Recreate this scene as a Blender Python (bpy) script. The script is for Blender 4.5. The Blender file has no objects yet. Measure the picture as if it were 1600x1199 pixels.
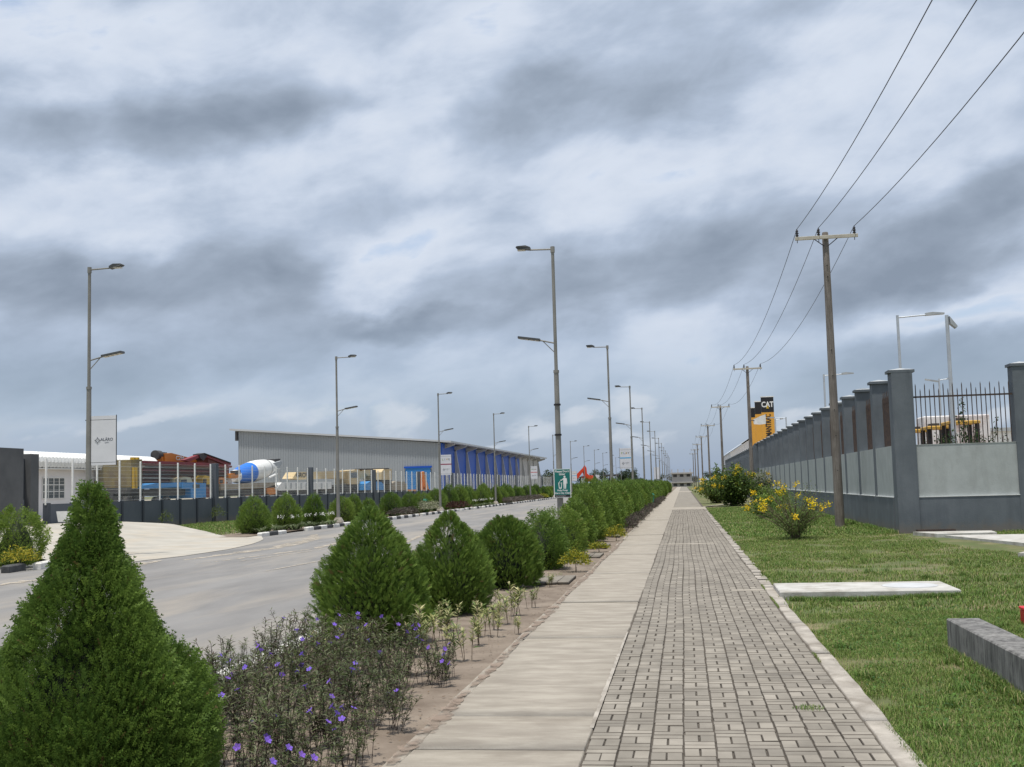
import bpy, bmesh, math, random
import numpy as np
from mathutils import Matrix, Vector
random.seed(7); RNG = np.random.default_rng(11)
R = math.radians
scene = bpy.context.scene
COL = scene.collection

# ------------------------------------------------------------------ camera
FPX, CX, CY, CAMH = 1820.0, 800.0, 599.5, 1.70
def _basis(vx=1067., vy=753., roll=0.027):
    d = np.array([vx-CX, -(vy-CY), -FPX]); d /= np.linalg.norm(d)
    u = np.cross(np.array([1., roll, 0.]), d); u /= np.linalg.norm(u)
    if u[1] < 0: u = -u
    return np.array([np.cross(d, u), d, u])
CM = _basis()
cam = bpy.data.objects.new('camera', bpy.data.cameras.new('camera'))
COL.objects.link(cam)
cam.data.sensor_width = 36.0
cam.data.lens = 36.0*FPX/1600.0
cam.data.clip_start = 0.05; cam.data.clip_end = 6000
mw = Matrix.Identity(4)
for i in range(3):
    for j in range(3): mw[i][j] = CM[i][j]
mw[2][3] = CAMH
cam.matrix_world = mw
scene.camera = cam
def ray(u, v): return CM @ np.array([u-CX, -(v-CY), -FPX]) / FPX
def onz(u, v, z=0.0):
    r = ray(u, v); t = (z-CAMH)/r[2]; return np.array([0, 0, CAMH])+t*r
def onX(u, v, X):
    r = ray(u, v); return np.array([0, 0, CAMH])+r*X/r[0]
def onY(u, v, Y):
    r = ray(u, v); return np.array([0, 0, CAMH])+r*Y/r[1]

# ------------------------------------------------------------------ light
SUN = np.array([-0.07, -0.20, 1.0]); SUN /= np.linalg.norm(SUN)
sl = bpy.data.lights.new('sun', 'SUN'); sl.energy = 4.9; sl.angle = R(2.5); sl.color = (1.0, 0.95, 0.875)
so = bpy.data.objects.new('sun', sl); COL.objects.link(so)
so.rotation_euler = Vector(SUN).to_track_quat('Z', 'Y').to_euler()
scene.view_settings.view_transform = 'Standard'
scene.view_settings.look = 'None'
scene.view_settings.exposure = -0.10
scene.view_settings.gamma = 1.0
scene.view_settings.use_curve_mapping = False

class NT:
    def __init__(s, tree): s.t = tree; s.n = tree.nodes; s.l = tree.links
    def node(s, typ, **kw):
        n = s.n.new(typ)
        for k, v in kw.items():
            if k.startswith('i_'):
                key = k[2:]; key = int(key) if key.isdigit() else key
                s.set(n.inputs[key], v)
            else: setattr(n, k, v)
        return n
    def set(s, inp, v):
        if hasattr(v, 'is_output') or isinstance(v, bpy.types.NodeSocket): s.l.new(v, inp)
        else: inp.default_value = v
    def math(s, op, a, b=None, c=None, clamp=False):
        n = s.n.new('ShaderNodeMath'); n.operation = op; n.use_clamp = clamp
        s.set(n.inputs[0], a)
        if b is not None: s.set(n.inputs[1], b)
        if c is not None: s.set(n.inputs[2], c)
        return n.outputs[0]
    def mix(s, f, a, b, typ='MIX'):
        n = s.n.new('ShaderNodeMix'); n.data_type = 'RGBA'; n.blend_type = typ
        s.set(n.inputs[0], f)
        s.set(n.inputs[6], a if not isinstance(a, tuple) else (*a[:3], 1))
        s.set(n.inputs[7], b if not isinstance(b, tuple) else (*b[:3], 1))
        return n.outputs[2]
    def noise(s, vec, scale, detail=4, rough=0.55, dist=0.0):
        n = s.n.new('ShaderNodeTexNoise'); s.set(n.inputs['Vector'], vec)
        n.inputs['Scale'].default_value = scale; n.inputs['Detail'].default_value = detail
        n.inputs['Roughness'].default_value = rough; n.inputs['Distortion'].default_value = dist
        return n.outputs['Fac']
    def ramp(s, f, stops, interp='LINEAR'):
        n = s.n.new('ShaderNodeValToRGB'); n.color_ramp.interpolation = interp
        e = n.color_ramp.elements
        while len(e) < len(stops): e.new(0.5)
        for k, (p, c) in enumerate(stops):
            e[k].position = p; e[k].color = (*c[:3], 1) if isinstance(c, tuple) else (c, c, c, 1)
        s.set(n.inputs[0], f); return n.outputs[0]
    def maprange(s, v, a, b, c=0., d=1., interp='SMOOTHSTEP'):
        n = s.n.new('ShaderNodeMapRange'); n.interpolation_type = interp
        s.set(n.inputs[0], v)
        for k, x in enumerate((a, b, c, d)): n.inputs[k+1].default_value = x
        return n.outputs[0]

def build_world():
    w = bpy.data.worlds.new('World'); scene.world = w; w.use_nodes = True
    N = NT(w.node_tree); N.n.clear()
    out = N.node('ShaderNodeOutputWorld'); bg = N.node('ShaderNodeBackground')
    N.l.new(bg.outputs[0], out.inputs[0])
    sky = N.node('ShaderNodeTexSky', sky_type='NISHITA', sun_disc=False)
    sky.sun_elevation = math.asin(SUN[2]); sky.sun_rotation = math.atan2(SUN[0], SUN[1])
    sky.air_density = 1.0; sky.dust_density = 1.5; sky.ozone_density = 1.0
    skyc = N.mix(1.0, sky.outputs[0], (0.15, 0.15, 0.15), 'MULTIPLY')
    tc = N.node('ShaderNodeTexCoord').outputs['Generated']
    sp = N.node('ShaderNodeSeparateXYZ'); N.l.new(tc, sp.inputs[0])
    x, y, z = sp.outputs
    zc = N.math('MAXIMUM', z, 0.0)
    den = N.math('ADD', zc, 0.16)
    cb = N.node('ShaderNodeCombineXYZ')
    N.set(cb.inputs[0], N.math('DIVIDE', x, den)); N.set(cb.inputs[1], N.math('DIVIDE', y, den))
    P = cb.outputs[0]
    mp = N.node('ShaderNodeMapping'); N.l.new(P, mp.inputs[0])
    mp.inputs['Location'].default_value = (3.1, 1.7, 0.4); mp.inputs['Rotation'].default_value = (0, 0, 0.35)
    P = mp.outputs[0]
    az = N.math('ARCTAN2', x, y); el = N.math('ARCSINE', z)
    ce = N.node('ShaderNodeCombineXYZ'); N.set(ce.inputs[0], N.math('ADD', az, N.math('MULTIPLY', el, -0.5))); N.set(ce.inputs[1], N.math('MULTIPLY', el, 1.75)); ce.inputs[2].default_value = 0.37
    E = ce.outputs[0]
    big = N.noise(P, 0.95, 5, 0.5, 0.3)
    med = N.noise(E, 5.5, 8, 0.56, 0.25)
    up = N.node('ShaderNodeVectorMath', operation='ADD'); N.l.new(E, up.inputs[0]); up.inputs[1].default_value = (0.012, 0.045, 0)
    med_up = N.noise(up.outputs[0], 5.5, 5, 0.5, 0.25)
    puff = N.noise(E, 12.0, 8, 0.58, 0.35); puff_up = N.noise(up.outputs[0], 12.0, 4, 0.5, 0.35)
    relief = N.math('ADD', N.math('SUBTRACT', med_up, med), N.math('MULTIPLY', N.math('SUBTRACT', puff_up, puff), 0.6))
    fine = N.noise(E, 17.0, 7, 0.6, 0.3)
    # cloud banks at their azimuth / elevation, edges broken up by noise
    warp = N.node('ShaderNodeTexNoise'); N.l.new(E, warp.inputs['Vector'])
    warp.inputs['Scale'].default_value = 7.0; warp.inputs['Detail'].default_value = 6
    ws = N.node('ShaderNodeSeparateColor'); N.l.new(warp.outputs['Color'], ws.inputs[0])
    azw = N.math('ADD', az, N.math('MULTIPLY', N.math('SUBTRACT', ws.outputs[0], 0.5), 0.20))
    elw = N.math('ADD', el, N.math('MULTIPLY', N.math('SUBTRACT', ws.outputs[1], 0.5), 0.10))
    ae = N.node('ShaderNodeCombineXYZ'); N.set(ae.inputs[0], azw); N.set(ae.inputs[1], elw)
    AE = ae.outputs[0]
    banks = [  # px centre, px half extents, tilt deg (counter-clockwise), amount (+ thick/dark, - thin/bright)
        (300, 205, 420, 60, 2, 0.22), (150, 60, 330, 85, 5, -0.27), (1010, 120, 330, 65, 14, 0.20),
        (690, 75, 160, 110, 20, -0.16), (560, 262, 170, 55, 0, -0.20), (120, 320, 190, 60, 5, -0.27),
        (370, 450, 280, 75, -8, 0.36), (60, 470, 140, 60, 0, 0.30), (600, 425, 170, 48, 22, -0.26),
        (640, 490, 130, 24, 0, 0.30), (960, 270, 330, 90, 14, -0.15), (1010, 425, 300, 55, 8, 0.30),
        (1450, 395, 230, 62, 10, 0.42), (1590, 265, 150, 50, 15, 0.26), (1470, 580, 280, 60, 4, 0.34),
        (230, 575, 430, 60, 2, 0.26), (1160, 520, 260, 40, 4, -0.14), (1500, 490, 200, 30, 6, -0.22),
        (1380, 110, 260, 110, 20, -0.12), (470, 664, 110, 20, 5, -0.30), (590, 660, 36, 26, 40, -0.3),
        (812, 672, 34, 26, 20, -0.34), (930, 655, 130, 30, 12, -0.24), (200, 655, 260, 22, 0, -0.12),
    ]
    th = None
    for (u, v, hw, hh, tilt, amt) in banks:
        d = ray(u, v); d = d/np.linalg.norm(d)
        m = N.node('ShaderNodeMapping', vector_type='TEXTURE'); N.l.new(AE, m.inputs[0])
        m.inputs['Location'].default_value = (math.atan2(d[0], d[1]), math.asin(d[2]), 0)
        m.inputs['Rotation'].default_value = (0, 0, R(tilt+1.5)); m.inputs['Scale'].default_value = (hw/FPX*1.25, hh/FPX*1.25, 1)
        ln = N.node('ShaderNodeVectorMath', operation='LENGTH'); N.l.new(m.outputs[0], ln.inputs[0])
        b = N.maprange(ln.outputs['Value'], 0.15, 1.15, amt, 0.0)
        th = b if th is None else N.math('ADD', th, b)
    t = N.math('MULTIPLY_ADD', N.math('SUBTRACT', big, 0.5), 0.45, 0.41)
    t = N.math('ADD', t, N.math('MULTIPLY', N.math('SUBTRACT', med, 0.5), 0.62))
    t = N.math('ADD', t, N.math('MULTIPLY', N.math('SUBTRACT', fine, 0.5), 0.10))
    t = N.math('ADD', t, N.math('MULTIPLY', relief, 0.70))
    t = N.math('ADD', t, th)
    t = N.math('MULTIPLY_ADD', N.math('SUBTRACT', t, 0.42), 1.28, 0.45, clamp=True)
    cloud = N.ramp(t, [(0.0, (.56, .66, .83)), (0.18, (.68, .74, .84)), (0.34, (.585, .66, .785)),
                       (0.52, (.45, .53, .66)), (0.76, (.335, .40, .50)), (1.0, (.25, .305, .39))])
    # cover: open blue gaps where thin and towards the horizon
    cov = N.maprange(t, -0.12, 0.20)
    low = N.maprange(el, 0.0, 0.16, 0.42, 1.0)
    c = N.mix(N.math('MULTIPLY', cov, low), skyc, cloud)
    c = N.mix(N.maprange(t, 0.02, 0.30, 0.35, 0.0), c, (.55, .65, .82))
    # air light low over the horizon
    c = N.mix(N.maprange(el, -0.02, 0.17, 0.80, 0.0), c, (.30, .385, .535))
    pf = None                                    # small cumulus heads low in the distance
    for (u, v, hw, hh) in [(470, 664, 120, 24), (600, 655, 60, 30), (812, 672, 50, 28), (900, 655, 90, 26), (1000, 640, 110, 34), (960, 690, 120, 20), (720, 700, 90, 16), (250, 660, 160, 20), (1230, 668, 90, 24), (1560, 660, 90, 30)]:
        d = ray(u, v); d = d/np.linalg.norm(d)
        m = N.node('ShaderNodeMapping', vector_type='TEXTURE'); N.l.new(AE, m.inputs[0])
        m.inputs['Location'].default_value = (math.atan2(d[0], d[1]), math.asin(d[2]), 0); m.inputs['Rotation'].default_value = (0, 0, R(6)); m.inputs['Scale'].default_value = (hw/FPX*1.2, hh/FPX*1.3, 1)
        ln = N.node('ShaderNodeVectorMath', operation='LENGTH'); N.l.new(m.outputs[0], ln.inputs[0])
        b = N.maprange(ln.outputs['Value'], 0.1, 1.2, 1.0, 0.0); pf = b if pf is None else N.math('MAXIMUM', pf, b)
    pn = N.noise(E, 26.0, 6, 0.55, 0.2)
    c = N.mix(N.math('MULTIPLY', N.maprange(N.math('ADD', pf, N.math('MULTIPLY', N.math('SUBTRACT', pn, 0.5), 1.5)), 0.55, 1.15), 0.62), c, (.64, .69, .76))
    N.set(bg.inputs[0], c); bg.inputs[1].default_value = 1.10
build_world()

# ------------------------------------------------------------------ mesh helpers
def mesh_np(name, V, F, col=None, smooth=False):
    """V (n,3), F (m,k) all the same size"""
    me = bpy.data.meshes.new(name)
    V = np.ascontiguousarray(V, np.float32).reshape(-1, 3); F = np.ascontiguousarray(F, np.int32)
    n, k = F.shape
    me.vertices.add(len(V)); me.vertices.foreach_set('co', V.ravel())
    me.loops.add(n*k); me.loops.foreach_set('vertex_index', F.ravel())
    me.polygons.add(n); me.polygons.foreach_set('loop_start', np.arange(0, n*k, k, dtype=np.int32))
    me.polygons.foreach_set('loop_total', np.full(n, k, np.int32))
    if smooth: me.polygons.foreach_set('use_smooth', np.ones(n, bool))
    if col is not None:
        a = me.attributes.new('Col', 'FLOAT_COLOR', 'POINT')
        c = np.ones((len(V), 4), np.float32); c[:, :3] = col
        a.data.foreach_set('color', c.ravel())
    me.update(); me.validate(); return me

class MB:
    def __init__(s): s.v = []; s.f = []
    def add(s, vs, fs):
        o = len(s.v); s.v += [tuple(map(float, p)) for p in vs]; s.f += [tuple(o+i for i in f) for f in fs]; return s
    def box(s, c, d, rz=0.0, rx=0.0, ry=0.0):
        m = Matrix.Rotation(rz, 3, 'Z') @ Matrix.Rotation(ry, 3, 'Y') @ Matrix.Rotation(rx, 3, 'X')
        vs = []
        for z in (-1, 1):
            for x, y in ((-1, -1), (1, -1), (1, 1), (-1, 1)):
                p = m @ Vector((x*d[0]/2, y*d[1]/2, z*d[2]/2)); vs.append((p[0]+c[0], p[1]+c[1], p[2]+c[2]))
        return s.add(vs, [(3, 2, 1, 0), (4, 5, 6, 7), (0, 1, 5, 4), (1, 2, 6, 5), (2, 3, 7, 6), (3, 0, 4, 7)])
    def b2(s, a, b):
        a = np.array(a, float); b = np.array(b, float); return s.box((a+b)/2, np.abs(b-a))
    def cbox(s, c, d, ch=0.01, rz=0.0):
        """box with chamfered top edges"""
        x, y, z = d[0]/2, d[1]/2, d[2]/2
        vs = []
        for (ix, zz) in ((0, -z), (0, z-ch), (ch, z)):
            for sx, sy in ((-1, -1), (1, -1), (1, 1), (-1, 1)):
                px, py = sx*(x-ix), sy*(y-ix)
                vs.append((c[0]+px*math.cos(rz)-py*math.sin(rz), c[1]+px*math.sin(rz)+py*math.cos(rz), c[2]+zz))
        fs = [(3, 2, 1, 0), (8, 9, 10, 11)]
        for k in (0, 4):
            for i in range(4): fs.append((k+i, k+(i+1) % 4, k+4+(i+1) % 4, k+4+i))
        return s.add(vs, fs)
    def cyl(s, p0, p1, r0, r1=None, n=10, caps=True):
        r1 = r0 if r1 is None else r1
        p0 = Vector(p0); p1 = Vector(p1); a = (p1-p0).normalized()
        e = a.orthogonal().normalized(); g = a.cross(e)
        vs = []
        for p, r in ((p0, r0), (p1, r1)):
            for i in range(n):
                t = 2*math.pi*i/n; vs.append(p+e*(r*math.cos(t))+g*(r*math.sin(t)))
        fs = [(i, (i+1) % n, n+(i+1) % n, n+i) for i in range(n)]
        if caps: fs += [tuple(range(n-1, -1, -1)), tuple(range(n, 2*n))]
        return s.add(vs, fs)
    def tube(s, pts, r, n=6):
        for i in range(len(pts)-1):
            ra = r[i] if isinstance(r, (list, tuple)) else r; rb = r[i+1] if isinstance(r, (list, tuple)) else r
            s.cyl(pts[i], pts[i+1], ra, rb, n)
        return s
    def lathe(s, p0, axis, prof, n=20):
        """prof [(dist, radius)]"""
        p0 = Vector(p0); a = Vector(axis).normalized(); e = a.orthogonal().normalized(); g = a.cross(e)
        vs = []
        for d, r in prof:
            for i in range(n):
                t = 2*math.pi*i/n; vs.append(p0+a*d+e*(r*math.cos(t))+g*(r*math.sin(t)))
        fs = []
        for k in range(len(prof)-1):
            fs += [(k*n+i, k*n+(i+1) % n, (k+1)*n+(i+1) % n, (k+1)*n+i) for i in range(n)]
        fs += [tuple(range(n-1, -1, -1)), tuple(range((len(prof)-1)*n, len(prof)*n))]
        return s.add(vs, fs)
    def prism(s, pts, ext):
        """planar polygon (3d points) extruded by vector ext"""
        n = len(pts); e = np.array(ext, float)
        vs = [np.array(p, float) for p in pts]+[np.array(p, float)+e for p in pts]
        return s.add(vs, [tuple(range(n-1, -1, -1)), tuple(range(n, 2*n))]+[(i, (i+1) % n, n+(i+1) % n, n+i) for i in range(n)])
    def mesh(s, name, smooth=False, off=(0, 0, 0)):
        me = bpy.data.meshes.new(name)
        o = np.array(off, float)
        me.from_pydata([tuple(np.array(p)-o) for p in s.v], [], s.f)
        bm = bmesh.new(); bm.from_mesh(me); bmesh.ops.recalc_face_normals(bm, faces=bm.faces); bm.to_mesh(me); bm.free()
        if smooth:
            for p in me.polygons: p.use_smooth = len(p.vertices) <= 4
            try: me.set_sharp_from_angle(angle=R(40))
            except Exception: pass
        me.update(); return me
    def build(s, name, m, parent=None, smooth=False, loc=(0, 0, 0), world=False):
        off = parent.location if (world and parent is not None) else (0, 0, 0)
        if world and parent is not None and parent.parent is not None: off = Vector(off)+parent.parent.location
        return obj(name, s.mesh(name, smooth, off), m, parent, loc)

def obj(name, me, m=None, parent=None, loc=(0, 0, 0), rz=0.0, scale=None):
    o = bpy.data.objects.new(name, me); COL.objects.link(o)
    if m is not None and len(me.materials) == 0: me.materials.append(m)
    o.location = loc; o.rotation_euler = (0, 0, rz)
    if scale is not None: o.scale = scale
    if parent is not None: o.parent = parent
    return o
def tag(o, label=None, cat=None, group=None, kind=None):
    if label: o['label'] = label
    if cat: o['category'] = cat
    if group: o['group'] = group
    if kind: o['kind'] = kind
    return o
def thing(name, label, cat, loc=(0, 0, 0), rz=0.0, group=None):
    o = bpy.data.objects.new(name, None); COL.objects.link(o)
    o.empty_display_size = 0.3
    o.location = loc; o.rotation_euler = (0, 0, rz)
    return tag(o, label, cat, group)
def copy_tree(o, parent=None):
    c = o.copy(); COL.objects.link(c); c.parent = parent
    for ch in list(o.children): copy_tree(ch, c)
    return c

# ------------------------------------------------------------------ materials
MATS = {}
def pm(name, c1, c2=None, scale=3.0, rough=0.8, bump=0.0, bscale=40.0, spec=0.3, metal=0.0, lo=0.35, hi=0.65,
       detail=5, stretch=None, c3=None, s3=0.6, a3=0.5, st3=None, mud=None, objrand=0.0, trans=0.0):
    if name in MATS: return MATS[name]
    m = bpy.data.materials.new(name); m.use_nodes = True; N = NT(m.node_tree)
    bs = N.n['Principled BSDF']; MATS[name] = m
    bs.inputs['Roughness'].default_value = rough; bs.inputs['Metallic'].default_value = metal
    bs.inputs['Specular IOR Level'].default_value = spec
    pos = N.node('ShaderNodeNewGeometry').outputs['Position']
    if stretch:
        mp = N.node('ShaderNodeMapping'); N.l.new(pos, mp.inputs[0]); mp.inputs['Scale'].default_value = stretch; pos2 = mp.outputs[0]
    else: pos2 = pos
    c = (*c1, 1)
    if c2 is not None:
        f = N.ramp(N.noise(pos2, scale, detail, 0.6), [(lo, 0.0), (hi, 1.0)])
        c = N.mix(f, c1, c2)
    if c3 is not None:
        pos3 = pos
        if st3:
            mp3 = N.node('ShaderNodeMapping'); N.l.new(pos, mp3.inputs[0]); mp3.inputs['Scale'].default_value = st3; pos3 = mp3.outputs[0]
        f = N.ramp(N.noise(pos3, s3, 6, 0.65, 0.4), [(0.47, 0.0), (0.66, a3)])
        c = N.mix(f, c, c3)
    if mud is not None:      # soil splashed up from the ground, ragged upper edge
        sz = N.node('ShaderNodeSeparateXYZ'); N.l.new(pos, sz.inputs[0])
        f = N.maprange(N.math('SUBTRACT', sz.outputs[2], N.math('MULTIPLY', N.noise(pos, 3.0, 6, 0.7), 0.75)), -0.35, 0.05, 0.6, 0.0)
        c = N.mix(f, c, mud)
    if objrand:
        oi = N.node('ShaderNodeObjectInfo').outputs['Random']; gi = N.node('ShaderNodeNewGeometry').outputs['Random Per Island']
        r = N.math('FRACT', N.math('ADD', oi, gi))
        v = N.math('MULTIPLY_ADD', r, 2*objrand, 1-objrand)
        hs = N.node('ShaderNodeHueSaturation'); N.set(hs.inputs['Value'], v); N.set(hs.inputs['Color'], c); c = hs.outputs[0]
    N.set(bs.inputs['Base Color'], c)
    if bump:
        b = N.node('ShaderNodeBump'); b.inputs['Strength'].default_value = min(bump, 1); b.inputs['Distance'].default_value = 0.01
        N.set(b.inputs['Height'], N.noise(pos2, bscale, 4, 0.6)); N.l.new(b.outputs[0], bs.inputs['Normal'])
    return m
def leafmat(name, trans=0.35, rough=0.55, var=0.18, spec=0.25):
    m = bpy.data.materials.new(name); m.use_nodes = True; N = NT(m.node_tree)
    bs = N.n['Principled BSDF']; out = N.n['Material Output']
    a = N.node('ShaderNodeAttribute', attribute_name='Col').outputs['Color']
    oi = N.node('ShaderNodeObjectInfo').outputs['Random']
    hs = N.node('ShaderNodeHueSaturation'); N.set(hs.inputs['Value'], N.math('MULTIPLY_ADD', oi, 2*var, 1-var))
    N.set(hs.inputs['Hue'], N.math('MULTIPLY_ADD', oi, -0.02, 0.51)); N.set(hs.inputs['Color'], a)
    N.set(bs.inputs['Base Color'], hs.outputs[0]); bs.inputs['Roughness'].default_value = rough
    bs.inputs['Specular IOR Level'].default_value = spec
    tr = N.node('ShaderNodeBsdfTranslucent'); N.set(tr.inputs[0], hs.outputs[0])
    mx = N.node('ShaderNodeMixShader'); mx.inputs[0].default_value = trans
    N.l.new(bs.outputs[0], mx.inputs[1]); N.l.new(tr.outputs[0], mx.inputs[2]); N.l.new(mx.outputs[0], out.inputs[0])
    return m
LEAF = leafmat('leaf'); GRASS = leafmat('grass_blade', 0.25, 0.6, 0.0, 0.2); PETAL = leafmat('petal', 0.3, 0.6, 0.1, 0.1)

M_asphalt = pm('asphalt', (.165, .160, .155), (.225, .218, .21), 0.9, 0.85, 0.8, 90, c3=(.29, .262, .225), s3=0.6, a3=0.75, st3=(1, .16, 1), stretch=(1, .3, 1), detail=10)
M_concrete = pm('pavement_concrete', (.265, .236, .196), (.375, .34, .286), 2.2, 0.9, 0.8, 60, stretch=(1, 2.6, 1), c3=(.23, .20, .165), s3=1.6, a3=0.6, st3=(.7, 2.0, 1), detail=9)
M_apron = pm('apron_concrete', (.33, .31, .27), (.42, .395, .345), 0.9, 0.9, 0.4, 30, c3=(.40, .34, .26), s3=0.5, a3=0.6, detail=9)
M_paver = pm('paver', (.200, .180, .150), (.282, .256, .216), 2.0, 0.9, 0.6, 70, objrand=0.15, c3=(.155, .14, .12), s3=1.1, a3=0.5)
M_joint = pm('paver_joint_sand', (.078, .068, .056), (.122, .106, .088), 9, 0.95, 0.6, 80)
M_edge = pm('edging_concrete', (.28, .255, .22), (.42, .385, .335), 3.0, 0.9, 0.8, 45, c3=(.19, .165, .135), s3=2.2, a3=0.8)
M_slab = pm('slab_concrete', (.40, .39, .36), (.50, .49, .46), 2.5, 0.9, 0.6, 50, c3=(.27, .25, .21), s3=2.4, a3=0.8)
M_cover = pm('cover_cement', (.42, .43, .44), (.50, .51, .52), 5, 0.85, 0.4, 60)
M_stained = pm('stained_concrete', (.085, .083, .080), (.25, .245, .235), 3.0, 0.92, 0.9, 40, stretch=(6, 6, 0.7), c3=(.35, .34, .32), s3=4, a3=0.5)
M_soil = pm('bed_soil', (.135, .105, .080), (.215, .175, .138), 2.0, 0.95, 1.0, 25, c3=(.27, .225, .18), s3=0.9, a3=0.5)
M_lawn = pm('lawn_soil', (.10, .105, .045), (.085, .115, .035), 1.2, 0.95, 1.0, 30, c3=(.24, .19, .115), s3=0.8, a3=0.7)
M_field = pm('field', (.10, .12, .045), (.17, .16, .09), 0.05, 0.95, 0.3, 3)
M_yard = pm('yard_ground', (.30, .26, .20), (.38, .34, .27), 0.2, 0.95, 0.3, 3)
M_white = pm('white_paint', (.78, .78, .76), (.66, .66, .63), 3, 0.6)
M_kerbw = pm('kerb_white', (.74, .73, .70), (.55, .53, .49), 5, 0.8, 0.4, 40)
M_kerbb = pm('kerb_black', (.045, .047, .05), (.10, .10, .10), 5, 0.8, 0.4, 40)
M_slate = pm('slate_paint', (.104, .120, .135), (.132, .149, .165), 1.6, 0.7, 0.35, 25, c3=(.085, .098, .112), s3=1.2, a3=0.6, st3=(2.2, 2.2, .25), mud=(.17, .14, .11))
M_slate2 = pm('fence_wall_paint', (.082, .094, .112), (.104, .116, .135), 0.8, 0.7, mud=(.17, .14, .11))
M_slate3 = pm('pilaster_paint', (.050, .057, .070), (.062, .07, .084), 0.8, 0.7)
M_panel = pm('pale_plaster', (.345, .368, .362), (.39, .415, .408), 2.5, 0.95, 0.3, 22, spec=.08, c3=(.285, .30, .29), s3=2.2, a3=0.5, st3=(1.6, 1.6, .5), detail=9)
M_capw = pm('cap_paint', (.30, .325, .34), (.40, .42, .43), 2, 0.7)
M_ledge = pm('ledge_paint', (.55, .57, .57), (.65, .66, .65), 2, 0.7)
M_bar = pm('rusty_bar', (.055, .045, .045), (.10, .07, .055), 6, 0.7, metal=0.3)
M_pole = pm('weathered_wood', (.14, .122, .105), (.235, .212, .19), 3.0, 0.9, 0.9, 20, stretch=(8, 8, 0.6), c3=(.10, .085, .07), s3=1.0, a3=0.6)
M_arm = pm('grey_timber', (.38, .35, .29), (.48, .45, .38), 4, 0.85)
M_wire = pm('wire', (.03, .03, .035), rough=0.5)
M_insul = pm('insulator', (.035, .03, .03), rough=0.3, spec=0.6)
M_lamp = pm('lamp_steel', (.20, .195, .175), (.27, .26, .235), 1.5, 0.55, metal=0.25)
M_lampd = pm('lamp_head', (.075, .078, .08), rough=0.5)
M_led = pm('lamp_lens', (.55, .50, .40), rough=0.25, spec=0.6)
M_galv = pm('galvanised', (.40, .43, .46), (.48, .51, .54), 2, 0.45, metal=0.3)
M_banner = pm('banner_cloth', (.60, .60, .62), (.66, .66, .68), 1.5, 0.7)
M_ink = pm('banner_ink', (.12, .13, .15), rough=0.8)
M_green = pm('sign_green', (.008, .135, .115), (.012, .15, .13), 4, 0.5)
M_black = pm('black_paint', (.02, .02, .022), rough=0.5)
M_clad = pm('grey_cladding', (.27, .295, .315), (.31, .335, .355), 0.1, 0.5)
M_roof = pm('roof_sheet', (.42, .44, .46), (.50, .52, .54), 0.1, 0.5)
M_blue = pm('blue_cladding', (.006, .07, .40), (.009, .085, .45), 0.1, 0.5)
M_steel = pm('grey_steel', (.38, .385, .38), (.44, .445, .44), 0.2, 0.6)
M_bwall = pm('office_wall', (.70, .68, .68), (.76, .74, .74), 0.4, 0.8)
M_glass = pm('window_glass', (.05, .065, .075), rough=0.25, spec=0.4)
M_yel = pm('machine_yellow', (.55, .36, .03), (.48, .30, .03), 1, 0.5)
M_org = pm('machine_orange', (.60, .22, .03), (.50, .17, .03), 1, 0.5)
M_red = pm('crane_red', (.24, .03, .035), (.17, .025, .03), 1, 0.5)
M_red2 = pm('excavator_red', (.62, .055, .02), rough=0.5)
M_mar = pm('maroon_steel', (.13, .045, .04), (.17, .07, .05), 0.8, 0.7)
M_tblue = pm('truck_blue', (.03, .20, .48), (.05, .24, .52), 1, 0.5)
M_beige = pm('crane_beige', (.50, .38, .20), (.56, .44, .26), 1, 0.6)
M_tyre = pm('tyre', (.025, .025, .026), (.05, .048, .045), 3, 0.85)
M_tan = pm('mixed_cargo', (.24, .20, .15), (.34, .30, .24), 1.5, 0.9)
M_dark = pm('chassis', (.045, .045, .05), (.08, .075, .07), 1.5, 0.7)
M_bark = pm('bark', (.10, .075, .055), (.15, .115, .085), 6, 0.9, 0.8, 30)
M_far = pm('far_concrete', (.36, .34, .32), (.44, .42, .40), 0.1, 0.9)
M_rustw = pm('rusted_white', (.62, .60, .60), (.66, .64, .63), 2, 0.7, stretch=(3, 3, .4), c3=(.28, .16, .13), s3=0.9, a3=0.7)
M_redp = pm('red_plastic', (.60, .02, .03), rough=0.4)
M_orb = pm('pylon_orange', (.66, .33, .05), rough=0.6)
M_teal = pm('bin_teal', (.02, .22, .16), rough=0.5)

# ================================================================== SETTING
def sheet(name, x0, x1, y0, y1, z, m, nx=1, ny=1, zf=None, kind='structure'):
    xs = np.linspace(x0, x1, nx+1); ys = np.linspace(y0, y1, ny+1)
    X, Y = np.meshgrid(xs, ys); Z = np.full_like(X, z) if zf is None else zf(X, Y)
    V = np.stack([X, Y, Z], -1).reshape(-1, 3)
    i = np.arange(ny)[:, None]*(nx+1)+np.arange(nx)[None]
    F = np.stack([i, i+1, i+nx+2, i+nx+1], -1).reshape(-1, 4)
    o = obj(name, mesh_np(name, V, F, smooth=True), m); tag(o, kind=kind); return o
PX0, PJ, PX1, PK = -1.92, -0.69, 1.185, 1.37      # path: left edge, joint, paver edge, edging outer
KR, KL = -4.32, -17.35                            # kerb lines of the road
sheet('ground', -2500, 2500, -300, 4500, -0.30, M_field)
road_o = sheet('road', KL-0.9, KR+0.2, -12, 900, -0.10, M_asphalt, 6, 120)
sheet('planting_bed', KR+0.12, PX0+0.04, -6, 420, -0.035, M_soil, 14, 300, lambda X, Y: -0.035+0.018*np.sin(X*5+Y*1.3)*np.cos(Y*2.1+X))
sheet('planting_bed', -21.5, KL-0.12, 45.2, 420, -0.03, M_soil, 4, 60)
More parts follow.
